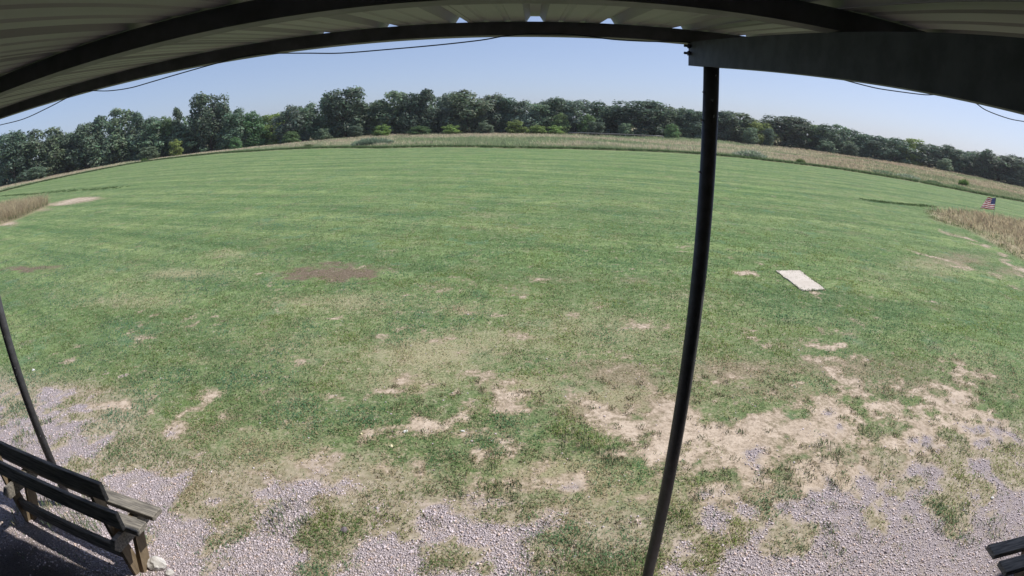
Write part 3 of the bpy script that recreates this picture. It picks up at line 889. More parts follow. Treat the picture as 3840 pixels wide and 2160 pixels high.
def lawn(n_clump, r0, r1, per, hmin, hmax):
    x, y, r = polar(n_clump, r0, r1, 73)
    m = masks(x, y)
    n3 = fbm(x * 5.5, y * 5.5, 77, 3)
    n5 = fbm(x * 13, y * 13, 91, 3)
    dith = lambda v, lo, hi: sstep(lo, hi, v * 1.25 + (n5 - .5) * 1.3)
    bare = .97 * dith(m['gravel'], .15, 1.0)
    bare = np.maximum(bare, .985 * dith(m['dirt'], .22, .80))
    bare = np.maximum(bare, m['mulch'] * .9)
    bare = np.maximum(bare, m['brown'] * .5)
    patchy = sstep(.36, .60, n3 + m['lush'] * .25 - m['dry'] * .2 - .03)
    amt = .30 + .45 * sstep(7, 3.5, r)
    p = (1 - bare) * (1 - amt + amt * patchy) * (1 - .95 * sstep(7, 24, r))
    p *= (1 - m['meadow'])
    keep = RNG.uniform(0, 1, n_clump) < p
    x, y, r, n3 = x[keep], y[keep], r[keep], n3[keep]
    m = {k: v[keep] for k, v in m.items()}
    nc = len(x)
    rep = lambda a: np.repeat(a, per)
    N = nc * per
    cr = .03 + .010 * rep(r)
    ang = RNG.uniform(0, 2 * math.pi, N)
    rad = cr * np.sqrt(RNG.uniform(0, 1, N))
    bx, by = rep(x) + rad * np.cos(ang), rep(y) + rad * np.sin(ang)
    hh = RNG.uniform(hmin, hmax, N) * (1 + .3 * rep(m['lush'])) * (.8 + .4 * rep(n3)) * np.where(rep(m['gravel']) > .4, .8, 1)
    w = RNG.uniform(.003, .0055, N) + .0009 * rep(r)
    tone = rep(fbm(x * .9 + 3, y * .9, 51, 3))
    base = np.stack([.112 + .08 * tone, .200 + .075 * tone, .082 + .04 * tone], 1)
    cool = rep(sstep(0, -6, x))[:, None]
    base = base * (1 + cool * np.array([-.06, -.02, .28]))
    hue = rep(fbm(x * 1.6 + 9, y * 1.6, 19, 3))[:, None]
    base = base * (1 + sstep(.54, .64, hue) * np.array([-.22, .02, .25]) + sstep(.46, .36, hue) * np.array([.18, .06, -.25]))
    base = base * RNG.uniform(.75, 1.25, N)[:, None]
    strawp = np.clip(.18 + .20 * sstep(6, 3, rep(r)) + .62 * rep(m['dry']) + .5 * rep(m['brown']) + .25 * rep(np.clip(m['dirt'], 0, 1)), 0, .92)
    is_s = RNG.uniform(0, 1, N) < strawp
    sc = np.array([.46, .40, .255]) * RNG.uniform(.6, 1.25, N)[:, None]
    br = (RNG.uniform(0, 1, N) < rep(m['brown']) * .7)[:, None]
    sc = np.where(br, sc * np.array([.68, .60, .60]), sc)
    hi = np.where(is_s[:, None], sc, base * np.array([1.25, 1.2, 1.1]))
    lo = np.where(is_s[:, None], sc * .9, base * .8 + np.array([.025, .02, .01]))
    hh = np.where(is_s, hh * .7, hh)
    lean = (RNG.uniform(0, 2 * math.pi, N), np.where(is_s, RNG.uniform(.8, 1.5, N), RNG.uniform(.45, 1.3, N)))
    return blades(bx, by, ground_z(bx, by), hh, w, RNG.uniform(0, math.pi, N), lean, lo, hi)
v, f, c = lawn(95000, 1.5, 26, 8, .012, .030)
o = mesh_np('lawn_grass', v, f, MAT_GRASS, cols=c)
tag(o, 'short green and straw coloured lawn grass', 'grass', kind='stuff')

def tufts(poly_sd, cx, cy, n, per, hmin, hmax, wmin, wmax, colf, spread=.12, zoff=0):
    N = n * per
    x, y = np.repeat(cx, per), np.repeat(cy, per)
    a = RNG.uniform(0, 2 * math.pi, N)
    rr = spread * np.sqrt(RNG.uniform(0, 1, N))
    x, y = x + rr * np.cos(a), y + rr * np.sin(a)
    h = RNG.uniform(hmin, hmax, N)
    lo, hi = colf(N)
    lean = (RNG.normal(2.6, .9, N), RNG.uniform(.1, .75, N))
    return blades(x, y, ground_z(x, y) + zoff, h, RNG.uniform(wmin, wmax, N), RNG.uniform(0, math.pi, N), lean, lo, hi)

def merge(parts):
    V, F, C, o = [], [], [], 0
    for v, f, c in parts:
        V.append(v); F.append(f + o); C.append(c); o += len(v)
    return np.concatenate(V), np.concatenate(F), np.concatenate(C)

# tufts of longer grass standing in the gravel and thin lawn
P = []
for (cx, cy, rad, n, h) in [(3.3, 1.92, .34, 44, .06), (.42, 2.16, .25, 30, .06), (.15, 2.2, .2, 20, .05), (1.9, 2.05, .3, 20, .05), (2.35, 2.35, .35, 24, .045), (-1.5, 2.45, .18, 20, .07),
                            (-3.0, 2.15, .25, 24, .10), (-3.5, 2.0, .3, 26, .10), (.5, 3.45, .16, 22, .06), (.72, 3.25, .12, 16, .06), (2.6, 3.1, .15, 14, .07), (3.2, 3.3, .15, 14, .06), (4.0, 2.9, .2, 14, .06),
                            (-5.2, 3.1, .3, 26, .07), (-4.5, 2.9, .3, 26, .07), (1.2, 2.6, .3, 24, .05), (-.2, 2.9, .25, 18, .06), (2.0, 2.85, .2, 16, .06)]:
    a = RNG.uniform(0, 2 * math.pi, n); rr = rad * np.sqrt(RNG.uniform(0, 1, n))
    def cf(N):
        b = np.array([.14, .205, .105]) * RNG.uniform(.7, 1.4, N)[:, None]
        s = (RNG.uniform(0, 1, N) < .3)[:, None]
        b = np.where(s, np.array([.42, .37, .24]), b)
        return b * .8, b * 1.25
    P.append(tufts(None, cx + rr * np.cos(a), cy + rr * np.sin(a), n, 10, h * .5, h, .004, .008, cf, .05))
# small half-dead tufts scattered over the bare sand
nt = 420
tx, ty = RNG.uniform(-1.2, 6.5, nt), RNG.uniform(2.5, 4.6, nt)
kk = (fbm(tx * 1.1, ty * 1.1, 71, 3) > .42) | (RNG.uniform(0, 1, nt) < .35)
def cf2(N):
    b = np.array([.13, .19, .09]) * RNG.uniform(.7, 1.3, N)[:, None]
    s = (RNG.uniform(0, 1, N) < .5)[:, None]
    b = np.where(s, np.array([.30, .235, .16]) * RNG.uniform(.7, 1.2, N)[:, None], b)
    return b * .85, b * 1.15
P.append(tufts(None, tx[kk], ty[kk], int(kk.sum()), 26, .010, .030, .004, .009, cf2, .045))
for i in range(4):
    (x0_, y0_), (x1_, y1_) = q[i], q[(i + 1) % 4]
    t_ = RNG.uniform(0, 1, 24)
    ex, ey = x0_ + (x1_ - x0_) * t_ + RNG.normal(0, .014, 24), y0_ + (y1_ - y0_) * t_ + RNG.normal(0, .014, 24)
    P.append(tufts(None, ex, ey, 24, 7, .015, .035, .006, .012, cf, .03))
v, f, c = merge(P)
tag(mesh_np('grass_tufts', v, f, MAT_GRASS, cols=c), 'longer green tufts growing through the gravel and bare sand', 'grass', kind='stuff')

# ------------------------------------------------------------------ gravel
STV = np.array([(x, y, z) for x in (-.72, .72) for y in (-.72, .72) for z in (-.72, .72)])
STF = np.array([(0, 1, 3), (0, 3, 2), (4, 6, 7), (4, 7, 5), (0, 4, 5), (0, 5, 1), (2, 3, 7), (2, 7, 6), (0, 2, 6), (0, 6, 4), (1, 5, 7), (1, 7, 3)])
def gravel(n):
    x, y, r = polar(n, 1.45, 6.5, 75)
    m = masks(x, y)
    p = (1 - m['roof_shade']) * sstep(.18, .92, m['gravel'] + (fbm(x * 13, y * 13, 91, 3) - .5) * .9) * .97 + .012
    keep = RNG.uniform(0, 1, n) < p
    x, y, r, g = x[keep], y[keep], r[keep], m['gravel'][keep]
    n = len(x)
    s = np.exp(RNG.normal(math.log(.0036), .36, n)) * (1 + .06 * r)
    s = np.clip(s, .0018, .0085)
    V = STV[None] * RNG.uniform(.72, 1.28, (n, len(STV), 1)) * s[:, None, None]
    V = V * np.stack([RNG.uniform(.8, 1.35, n), RNG.uniform(.8, 1.35, n), RNG.uniform(.55, .95, n)], 1)[:, None, :]
    a = RNG.uniform(0, 2 * math.pi, n)
    ca, sa = np.cos(a)[:, None], np.sin(a)[:, None]
    V = np.stack([V[..., 0] * ca - V[..., 1] * sa, V[..., 0] * sa + V[..., 1] * ca, V[..., 2]], 2)
    V += np.stack([x, y, ground_z(x, y) + s * .25], 1)[:, None, :]
    k = RNG.uniform(0, 1, n)[:, None]
    c = np.array([.42, .365, .38]) * (1 - k) + np.array([.74, .66, .685]) * k
    t = (RNG.uniform(0, 1, n) < .16)[:, None]
    c = np.where(t, c * np.array([1.08, .97, .82]), c)
    t = (RNG.uniform(0, 1, n) < .06)[:, None]
    c = np.where(t, c * .45, c)
    F = (STF[None] + np.arange(n)[:, None, None] * len(STV)).reshape(-1, 3)
    return V.reshape(-1, 3), F, np.repeat(c, len(STV), 0)
tt = NT('gravel_stone'); MAT_GRAVEL = tt.done(tt.bsdf(tt.attr('Col', False), .9, 0, .15))
v, f, c = gravel(150000)
tag(mesh_np('gravel', v, f, MAT_GRAVEL, cols=c), 'loose greyish pink gravel along the porch drip line', 'gravel', kind='stuff')

# ------------------------------------------------------------------ tall grass
def meadow_cols(n, kind):
    k = RNG.uniform(0, 1, n)[:, None]
    tan_ = np.array([.66, .60, .44]) * RNG.uniform(.7, 1.25, n)[:, None]
    red = np.array([.55, .44, .355]) * RNG.uniform(.7, 1.25, n)[:, None]
    grn = np.array([.27, .34, .20]) * RNG.uniform(.7, 1.3, n)[:, None]
    return tan_, red, grn
def meadow(n, per):
    az = RNG.uniform(-62, 62, n)
    r0, r1 = r_edge(az) + .1, r_tree(az) + 1
    u = RNG.uniform(0, 1, n) ** 1.25
    r = r0 + u * (r1 - r0)
    x, y = r * np.sin(np.radians(az)), r * np.cos(np.radians(az))
    N = n * per
    rep = lambda a: np.repeat(a, per)
    a = RNG.uniform(0, 2 * math.pi, N); rr = .45 * np.sqrt(RNG.uniform(0, 1, N))
    bx, by = rep(x) + rr * np.cos(a), rep(y) + rr * np.sin(a)
    dist_edge = rep(r - r0)
    bn = rep(fbm(x * .07, y * .16, 61, 4))
    bn2 = rep(fbm(x * .25, y * .25, 67, 3))
    tan_, red, grn = meadow_cols(N, 0)
    q = RNG.uniform(0, 1, N)
    azr = rep(az)
    pg = np.clip(.95 - dist_edge / 3.2, .0, 1) * .9 + np.clip((bn - .44) * 2.6, 0, .55) + np.clip((bn2 - .55) * 3, 0, .4) + .34 + .16 * sstep(30, 12, np.abs(azr))
    pr = .22 + np.clip((.52 - bn) * 2.2, 0, .5) + .25 * sstep(28, 40, azr)
    is_g = q < pg
    is_r = (~is_g) & (RNG.uniform(0, 1, N) < pr)
    c = np.where(is_g[:, None], grn, np.where(is_r[:, None], red, tan_))
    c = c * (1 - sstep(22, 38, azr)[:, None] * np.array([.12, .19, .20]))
    h = np.where(is_g, RNG.uniform(.14, .34, N), RNG.uniform(.22, .46, N)) * (.75 + .5 * bn2) * np.clip(.45 + dist_edge / 3.5, .3, 1) * np.where(np.abs(azr) > 24, .82, 1.0)
    w = RNG.uniform(.018, .04, N) * (rep(r) / 60) ** .5
    lean = (RNG.normal(2.6, .9, N), RNG.uniform(.05, .7, N))
    lo = c * .9 * np.array([.9, 1.0, .85])
    return blades(bx, by, ground_z(bx, by), h, w, RNG.uniform(0, math.pi, N), lean, lo, c * 1.12)
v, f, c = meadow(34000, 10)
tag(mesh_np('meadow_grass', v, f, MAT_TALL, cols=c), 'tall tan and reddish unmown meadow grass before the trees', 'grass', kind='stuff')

def island(name, poly, n, per, hmin, hmax, pgreen_edge, edge_w, label, reddish):
    poly_ = np.array(poly)
    lo, hi = poly_.min(0), poly_.max(0)
    x = RNG.uniform(lo[0], hi[0], n * 3); y = RNG.uniform(lo[1], hi[1], n * 3)
    sd = sd_poly(x, y, poly) + (fbm(x * .8, y * .8, 9, 3) - .5) * .8
    k = np.where(sd > 0)[0][:n]
    x, y, sd = x[k], y[k], sd[k]
    N = len(x) * per
    rep = lambda a: np.repeat(a, per)
    a = RNG.uniform(0, 2 * math.pi, N); rr = .16 * np.sqrt(RNG.uniform(0, 1, N))
    bx, by = rep(x) + rr * np.cos(a), rep(y) + rr * np.sin(a)
    tan_, red, grn = meadow_cols(N, 0)
    is_g = RNG.uniform(0, 1, N) < np.clip(pgreen_edge * (1 - rep(sd) / edge_w), .22, 1)
    is_r = RNG.uniform(0, 1, N) < reddish
    c = np.where(is_g[:, None], grn * np.array([.8, .9, .7]), np.where(is_r[:, None], red, tan_)) * np.array([.66, .63, .56])
    h = np.where(is_g, RNG.uniform(hmin * .4, hmin * .8, N), RNG.uniform(hmin, hmax, N))
    lean = (RNG.normal(2.6, 1.2, N), RNG.uniform(.1, 1.1, N))
    v, f, c = blades(bx, by, ground_z(bx, by), h, RNG.uniform(.010, .022, N), RNG.uniform(0, math.pi, N), lean, c * .8, c * 1.15)
    return tag(mesh_np(name, v, f, MAT_TALL, cols=c), label, 'grass', kind='stuff')
island('tall_grass_patch', ISLAND_L, 2600, 12, .35, .9, .3, .5, 'unmown patch of tall tan grass at the left edge', .15)
island('tall_grass_patch', ISLAND_R, 3000, 12, .10, .36, 1.0, 2.4, 'unmown patch of reddish brown grass below the flag', .3)

# uncut ridges left between mowing passes
def ridge(path, n, h, wd):
    path = np.array(path, float)
    seg = np.linalg.norm(np.diff(path, axis=0), axis=1)
    cs = np.concatenate([[0], np.cumsum(seg)])
    t = RNG.uniform(0, cs[-1], n)
    x, y = np.interp(t, cs, path[:, 0]), np.interp(t, cs, path[:, 1])
    fade = np.minimum(1, np.minimum(t, cs[-1] - t) / 3)
    x += RNG.normal(0, wd, n); y += RNG.normal(0, wd, n)
    def cf(N):
        b = np.array([.125, .20, .085]) * RNG.uniform(.6, 1.2, N)[:, None]
        return b * .7, b * 1.1
    return tufts(None, x, y, n, 9, h * .5, h, .02, .035, cf, .14)
az_ = np.arange(-58, 58, 1.0)
e_ = [(r_edge(a) * math.sin(R(a)), r_edge(a) * math.cos(R(a))) for a in az_]
v, f, c = merge([ridge([(-52.7, 37.5), (-36, 31.0), (-23.3, 26.3)], 420, .08, .3), ridge([(14.6, 18.8), (16.2, 18.65), (18.9, 18.7)], 150, .08, .12),
                 ridge(e_, 5200, .26, .16)])
tag(mesh_np('ridge_grass', v, f, MAT_TALL, cols=c), 'dark ridges of longer grass along the mown edge', 'grass', kind='stuff')

# ------------------------------------------------------------------ trees
MAT_BARK = mat_simple('grey_brown_bark', (.07, .055, .045), (.15, .125, .10), 6, .95, 0, .1, .4, (3, 3, 1))
MAT_LEAF = mat_leafy('tree_leaves', .4, .22)

def crown_mesh(name, seed, n_leaf, shape, leaf=.055, col=(.055, .088, .045), droop=0.0):
    """unit crown: x,y in -.5...5, z in 0..1; many small leaf sprays on lobes"""
    g = np.random.default_rng(seed)
    lobes = []
    tries = 0
    while len(lobes) < 60 and tries < 4000:
        tries += 1
        z = g.uniform(.03, .45) if g.uniform() < .5 else g.uniform(.3, .93)
        if shape == 'round':   env = .46 * math.sqrt(max(0, 1 - ((z - .48) / .54) ** 2)) ** .8
        elif shape == 'tall':  env = .46 * (1 - .75 * max(0, z - .2) / .8) * (1 if z > .1 else .8)
        elif shape == 'cone':  env = .48 * (1.02 - z) ** .8
        else:                  env = .48 * (1 - z ** 2.6) ** .5
        if z < .45: env = max(env, .38)
        a = g.uniform(0, 2 * math.pi)
        d = env * math.sqrt(g.uniform(.05, 1)) * .80
        r = g.uniform(.09, .17) * (.6 + env)
        lobes.append((d * math.cos(a), d * math.sin(a), z, r, g.uniform(.75, 1.3)))
    lobes = np.array(lobes)
    pk = g.choice(len(lobes), n_leaf, p=(lobes[:, 3] ** 2) / (lobes[:, 3] ** 2).sum())
    L_ = lobes[pk]
    d = g.normal(0, 1, (n_leaf, 3)); d /= np.linalg.norm(d, axis=1)[:, None]
    d[:, 2] = np.abs(d[:, 2]) * np.where(g.uniform(0, 1, n_leaf) < .72, 1, -1)
    rad = L_[:, 3] * g.uniform(.55, 1.12, n_leaf) * np.where(g.uniform(0, 1, n_leaf) < .05, 1.35, 1)
    p = L_[:, :3] + d * rad[:, None] * np.array([1, 1, .72])
    p[:, 2] = np.clip(p[:, 2], .01, 1.05)
    nrm = d * 1.0 + np.array([0, 0, .25]) + g.normal(0, .4, (n_leaf, 3)); nrm /= np.linalg.norm(nrm, axis=1)[:, None]
    t = np.cross(nrm, g.normal(0, 1, (n_leaf, 3))); t /= np.linalg.norm(t, axis=1)[:, None]
    b = np.cross(nrm, t)
    s = leaf * g.uniform(.55, 1.35, n_leaf)[:, None]
    zs = np.array([1, 1, .75])
    V = np.empty((n_leaf, 4, 3))
    V[:, 0] = p - t * s * zs
    V[:, 1] = p + b * s * .55 * zs + nrm * s * .2
    V[:, 2] = p + t * s * zs - nrm * s * .15
    V[:, 3] = p - b * s * .5 * zs + nrm * s * .1
    V[:, :, 2] = np.clip(V[:, :, 2], 0.0, 1.1)
    idx = np.arange(n_leaf)[:, None] * 4
    F = np.concatenate([idx + [0, 1, 2], idx + [0, 2, 3]], 0)
    C = np.array(col)[None] * L_[:, 4:5] * g.uniform(.7, 1.35, (n_leaf, 1)) * (1 + g.normal(0, .07, (n_leaf, 3)))
    C = np.repeat(np.clip(C, .01, .5), 4, 0)
    o = mesh_np(name, V.reshape(-1, 3), F, MAT_LEAF, cols=C)
    me = o.data
    bpy.data.objects.remove(o)
    return me

def trunk_mesh(seed):
    g = random.Random(seed)
    mb = MB()
    top = Vector((g.uniform(-.05, .05), g.uniform(-.05, .05), .55))
    mb.tube([(0, 0, -.03), (.008, 0, .15), (top.x * .5, top.y * .5, .35), top], [.035, .027, .02, .011], 8)
    for i in range(5):
        a = g.uniform(0, 2 * math.pi); z = g.uniform(.18, .45)
        st = Vector((top.x * z, top.y * z, z))
        e = Vector((math.cos(a) * .28, math.sin(a) * .28, z + g.uniform(.12, .3)))
        mb.tube([st, (st + e) / 2 + Vector((0, 0, -.02)), e], [.014, .009, .004], 6)
    o = mb.build('trunk', MAT_BARK)
    me = o.data
    bpy.data.objects.remove(o)
    return me
TRUNKS = [trunk_mesh(i) for i in range(3)]
DARK, MID, GRN, YEL, GRY = (.125, .180, .125), (.165, .235, .150), (.165, .265, .115), (.22, .32, .10), (.190, .240, .182)
CROWNS = {}
for i, (sh, colr) in enumerate([('round', DARK), ('round', MID), ('dome', DARK), ('dome', MID), ('dome', GRN), ('tall', DARK), ('tall', MID), ('cone', DARK), ('dome', GRY), ('round', YEL), ('dome', YEL), ('round', GRY)]):
    CROWNS[i] = crown_mesh('crown', 100 + i, 5600, sh, .034, colr)
KIND = {'dark round': 0, 'mid round': 1, 'dark broad': 2, 'mid broad': 3, 'green broad': 4, 'dark tall': 5, 'mid tall': 6, 'pointed': 7, 'grey broad': 8, 'yellow round': 9, 'yellow broad': 10, 'grey round': 11}

def tree(az, el_top, daz, kind, label, name='broadleaf_tree', cat='tree', group='trees along the far edge of the meadow', dr=0.0, wide=1.5):
    r = float(r_tree(az)) + dr
    x, y = r * math.sin(R(az)), r * math.cos(R(az))
    h = CAM_H + r * math.tan(R(el_top)) * 1.02
    w = r * R(daz) * wide
    z = float(ground_z(np.array([x]), np.array([y]))[0])
    root = empty(name, (x, y, z), random.uniform(0, 6.28))
    tag(root, label, cat, group)
    cr = bpy.data.objects.new('crown', CROWNS[KIND[kind]])
    link(cr, root)
    cr.scale = (w, w, h / 1.0)
    tr = bpy.data.objects.new('trunk', random.choice(TRUNKS))
    link(tr, root)
    tr.scale = (max(w, h * .6), max(w, h * .6), h)
    return root

K = KIND
TREES = [
 (-52.8, 3.49, 3.6, 'dark round', 'dark rounded tree at the far left edge of the photo'),
 (-49.26, 3.52, 4.2, 'mid round', 'broad tree with a peaked top, next to the leftmost tree'),
 (-47.36, 2.56, 2.5, 'dark broad', 'low dark tree in the dip right of the left peaked tree'),
 (-45.19, 3.12, 3.3, 'dark broad', 'dense dark tree before the feathery left tree, second to its left'),
 (-43.33, 3.49, 3.1, 'dark tall', 'dark tree touching the left side of the feathery left tree'),
 (-41.19, 4.1, 4.2, 'mid tall', 'tall feathery green tree standing above the left wood'),
 (-39.54, 3.35, 2.2, 'dark tall', 'narrow dark tree hugging the right side of the feathery tree'),
 (-37.88, 2.73, 3.4, 'mid broad', 'low broad tree in the gap right of the feathery left tree'),
 (-36.47, 2.81, 2.4, 'green broad', 'green tree two left of the pointed tree'),
 (-35.31, 3.47, 2.0, 'pointed', 'slim pointed tree left of the tallest shaggy tree'),
 (-31.89, 4.44, 3.3, 'dark round', 'tallest shaggy dark tree rising above the left wood'),
 (-33.7, 1.87, 4.2, 'mid broad', 'lower fluffy tree in front of the tallest shaggy tree'),
 (-29.16, 2.65, 2.9, 'mid broad', 'green tree just right of the tallest shaggy tree'),
 (-27.48, 2.34, 2.6, 'green broad', 'green tree behind the small bright shrub and hut'),
 (-25.26, 1.71, 3.1, 'yellow broad', 'low yellowish tree in the dip right of the hut'),
 (-23.26, 2.45, 3.1, 'grey broad', 'greyish tree right of the low yellowish tree'),
 (-21.57, 2.51, 2.8, 'mid broad', 'mid green tree left of the dark crowned oak'),
 (-19.44, 3.2, 2.8, 'mid tall', 'tree leaning on the left of the dark crowned oak'),
 (-17.61, 3.64, 3.7, 'dark round', 'very dark high crowned oak left of the reed clump'),
 (-15.41, 1.96, 2.4, 'mid broad', 'lower tree in the notch above the reed clump'),
 (-12.57, 3.29, 4.3, 'mid round', 'big mid green tree right of the notch above the reeds'),
 (-10.62, 2.81, 2.3, 'dark broad', 'dark tree between the big green tree and the narrow dark one'),
 (-8.93, 3.09, 2.9, 'dark tall', 'narrow dark tree with a shaded left side near the centre'),
 (-6.69, 2.74, 2.7, 'grey round', 'grey tree left of the broad domed tree at centre'),
 (-4.72, 3.18, 4.4, 'mid round', 'broad domed tree, the highest near the centre of the wood'),
 (-2.2, 2.66, 3.2, 'grey broad', 'grey green tree right of the broad domed centre tree'),
 (-.52, 2.36, 3.2, 'dark broad', 'dark tree behind the bright yellow green bush'),
 (1.16, 2.02, 2.9, 'grey broad', 'low grey tree right of the yellow green bush'),
 (3.13, 1.94, 2.9, 'mid broad', 'mid green tree right of the low grey tree at centre'),
 (4.95, 2.19, 2.9, 'dark round', 'round topped dark tree between centre and the big oak by the post'),
 (6.78, 2.08, 2.9, 'grey round', 'greyish round tree left of the small dark shrub'),
 (9.02, 1.91, 3.2, 'mid broad', 'tree directly behind the small dark shrub'),
 (10.72, 1.46, 2.4, 'mid broad', 'low tree in the dip left of the big dark oak by the post'),
 (13.51, 2.14, 4.7, 'dark round', 'big dark round oak left of the porch post'),
 (15.77, 1.77, 3.2, 'mid round', 'rounded tree on the right flank of the big dark oak'),
 (17.46, 1.59, 2.9, 'mid broad', 'tree just left of the porch post'),
 (19.15, 1.5, 2.7, 'dark broad', 'tree touching the left edge of the porch post'),
 (21.68, 1.6, 2.7, 'dark round', 'tree mostly hidden by the porch post'),
 (23.64, 1.83, 4.0, 'mid round', 'rounded tree just right of the porch post'),
 (26.2, 1.0, 2.6, 'yellow round', 'low yellowish green tree between two rounded trees right of the post'),
 (28.99, 1.77, 4.4, 'dark round', 'big dark rounded tree right of the post, behind the white flowering clump'),
 (31.25, 1.52, 2.4, 'green broad', 'brighter green tree on the right side of the big rounded tree'),
 (32.95, 1.44, 2.9, 'mid broad', 'second tree to the right of the big rounded tree'),
 (34.63, 1.64, 2.9, 'mid tall', 'third tree to the right of the big rounded tree, slightly taller'),
 (36.34, 1.31, 2.6, 'mid broad', 'tree left of the small dip in the right wood'),
 (38.62, 1.08, 2.9, 'dark broad', 'dark tree in the small dip of the right wood'),
 (40.6, 1.09, 3.2, 'mid broad', 'tree left of the yellow green tree in the right wood'),
 (42.43, 1.23, 2.6, 'yellow broad', 'sunlit yellow green tree in the right wood'),
 (44.29, .99, 3.2, 'dark broad', 'dark tree right of the sunlit yellow green tree'),
 (46.26, 1.18, 2.9, 'mid broad', 'second tree right of the sunlit yellow green tree'),
 (47.97, 1.08, 2.9, 'mid round', 'tree left of the thin topped tree near the right edge'),
 (50.2, 1.54, 1.9, 'mid tall', 'thin topped tree poking above the right wood'),
 (51.65, 1.22, 4.3, 'dark round', 'very dark broad tree above the flag'),
 (53.62, 1.46, 2.9, 'grey broad', 'greyish tree at the far right edge of the photo'),
]
random.seed(11)
for i, (az, el, daz, kd, lab) in enumerate(TREES):
    tree(az, el, daz, kd, lab, dr=(i % 3) * 1.2 + random.uniform(0, 1.5))

# the depth of the wood behind the front trees
def wood(n):
    parts = []
    base = []
    for i in (1, 2, 3, 8, 4, 11):
        me = CROWNS[i]
        co = np.empty(len(me.vertices) * 3, dtype=np.float32); me.vertices.foreach_get('co', co)
        cc = np.empty(len(me.vertices) * 4, dtype=np.float32); me.attributes['Col'].data.foreach_get('color', cc)
        nl = 1500
        co, cc = co.reshape(-1, 4, 3), cc.reshape(-1, 4, 4)
        sel = RNG.choice(len(co), nl, replace=False)
        base.append((co[sel], cc[sel][..., :3]))
    aa, ee = [t[0] for t in TREES], [t[1] for t in TREES]
    o = np.argsort(aa); aa, ee = np.array(aa)[o], np.array(ee)[o]
    # smooth lower envelope of the front tops
    for j in range(n):
        az = -62 + 124 * (j + .5) / n + RNG.uniform(-.6, .6)
        el = min(np.interp(az, aa, ee), np.interp(az - 2.2, aa, ee), np.interp(az + 2.2, aa, ee)) - RNG.uniform(0, .35)
        r = float(r_tree(az)) + RNG.uniform(7, 13)
        h = max(4.0, CAM_H + r * math.tan(R(el)))
        w = RNG.uniform(5.0, 7.5)
        co, cc = base[j % len(base)]
        a = RNG.uniform(0, 6.28)
        ca, sa = math.cos(a), math.sin(a)
        x, y = r * math.sin(R(az)), r * math.cos(R(az))
        cen = co.mean(1, keepdims=True)
        cx = cen + (co - cen) * 1.5
        v = np.stack([(cx[..., 0] * ca - cx[..., 1] * sa) * w + x, (cx[..., 0] * sa + cx[..., 1] * ca) * w + y, cx[..., 2] * h], -1).reshape(-1, 3)
        idx = np.arange(len(co))[:, None] * 4
        f = np.concatenate([idx + [0, 1, 2], idx + [0, 2, 3]], 0)
        parts.append((v, f, (cc * RNG.uniform(.75, 1.2)).reshape(-1, 3)))
    return merge(parts)
v, f, c = wood(84)
tag(mesh_np('woodland', v, f, mat_leafy('woodland_leaves', .4, 0), cols=c), 'mass of trees deeper in the wood', 'woodland', kind='stuff')

# bushes along the foot of the wood
BUSH = [
 (.5, -.30, 2.9, 'yellow round', 'bright yellow green bush standing out at the foot of the wood at centre', -4),
 (-13.8, -.56, 2.4, 'yellow broad', 'yellow green scrub above the reed clump', -4),
 (-9.85, -.78, 2.9, 'green broad', 'green scrub at the foot of the narrow dark tree', -4),
 (-6.46, -.80, 2.6, 'yellow broad', 'low yellowish scrub left of centre under the grey tree', -4),
 (2.57, -.84, 2.8, 'yellow broad', 'low bright scrub right of the yellow green bush', -4),
 (4.6, -.82, 2.2, 'yellow broad', 'low bright scrub further right, under the round topped dark tree', -4),
 (8.9, -.35, 2.3, 'dark round', 'small dark rounded shrub behind the pipe rail', -5),
 (8.0, .55, 2.6, 'green broad', 'light green small tree left above the dark shrub', -2),
 (5.2, .62, 2.4, 'green broad', 'light green sapling left of the small dark shrub', -2),
 (-29.34, -.33, 1.7, 'green broad', 'small bright green shrub left of the hut', -5),
 (-35.6, .10, 2.0, 'yellow broad', 'small yellowish shrub in the shade below the pointed tree', -4),
 (16.96, -.20, 2.0, 'green broad', 'green shrub at the foot of the tree left of the post', -4),
 (25.3, .20, 2.4, 'mid round', 'green shrub under the yellowish tree right of the post', -4),
 (27.2, .15, 1.8, 'dark broad', 'dark shrub left of the big rounded tree', -4),
 (33.4, -.25, 2.6, 'mid broad', 'shrub at the foot of the second tree right of the big rounded tree', -4),
 (36.0, -.30, 2.2, 'dark broad', 'shrub at the foot of the right wood before the small dip', -4),
 (46.0, -.15, 2.4, 'mid broad', 'shrub under the right wood left of the very dark tree', -4),
 (-20.0, -.40, 2.4, 'mid broad', 'shrub below the left side of the dark crowned oak', -4),
 (-23.4, -.35, 2.6, 'green broad', 'green shrub below the greyish tree right of the hut', -4),
 (-16.6, -.55, 2.4, 'dark broad', 'dark scrub left of the reed clump', -4),
 (-38.5, -.2, 3.0, 'mid broad', 'shrub at the foot of the low broad tree in the left gap', -4),
 (-50.5, -.3, 3.0, 'dark broad', 'dark scrub at the foot of the left peaked tree', -4),
 (12.0, -.35, 2.2, 'mid broad', 'shrub in front of the left side of the big dark oak', -4),
 (-2.9, -.45, 2.6, 'mid broad', 'shrub at the foot of the broad domed centre tree', -4),
]
for (az, el, daz, kd, lab, dr) in BUSH:
    tree(az, el + .12, daz, kd.replace('broad', 'round') if 'broad' in kd and kd.replace('broad', 'round') in KIND else kd, lab, 'bush', 'bush', 'bushes at the foot of the wood', dr, .9)

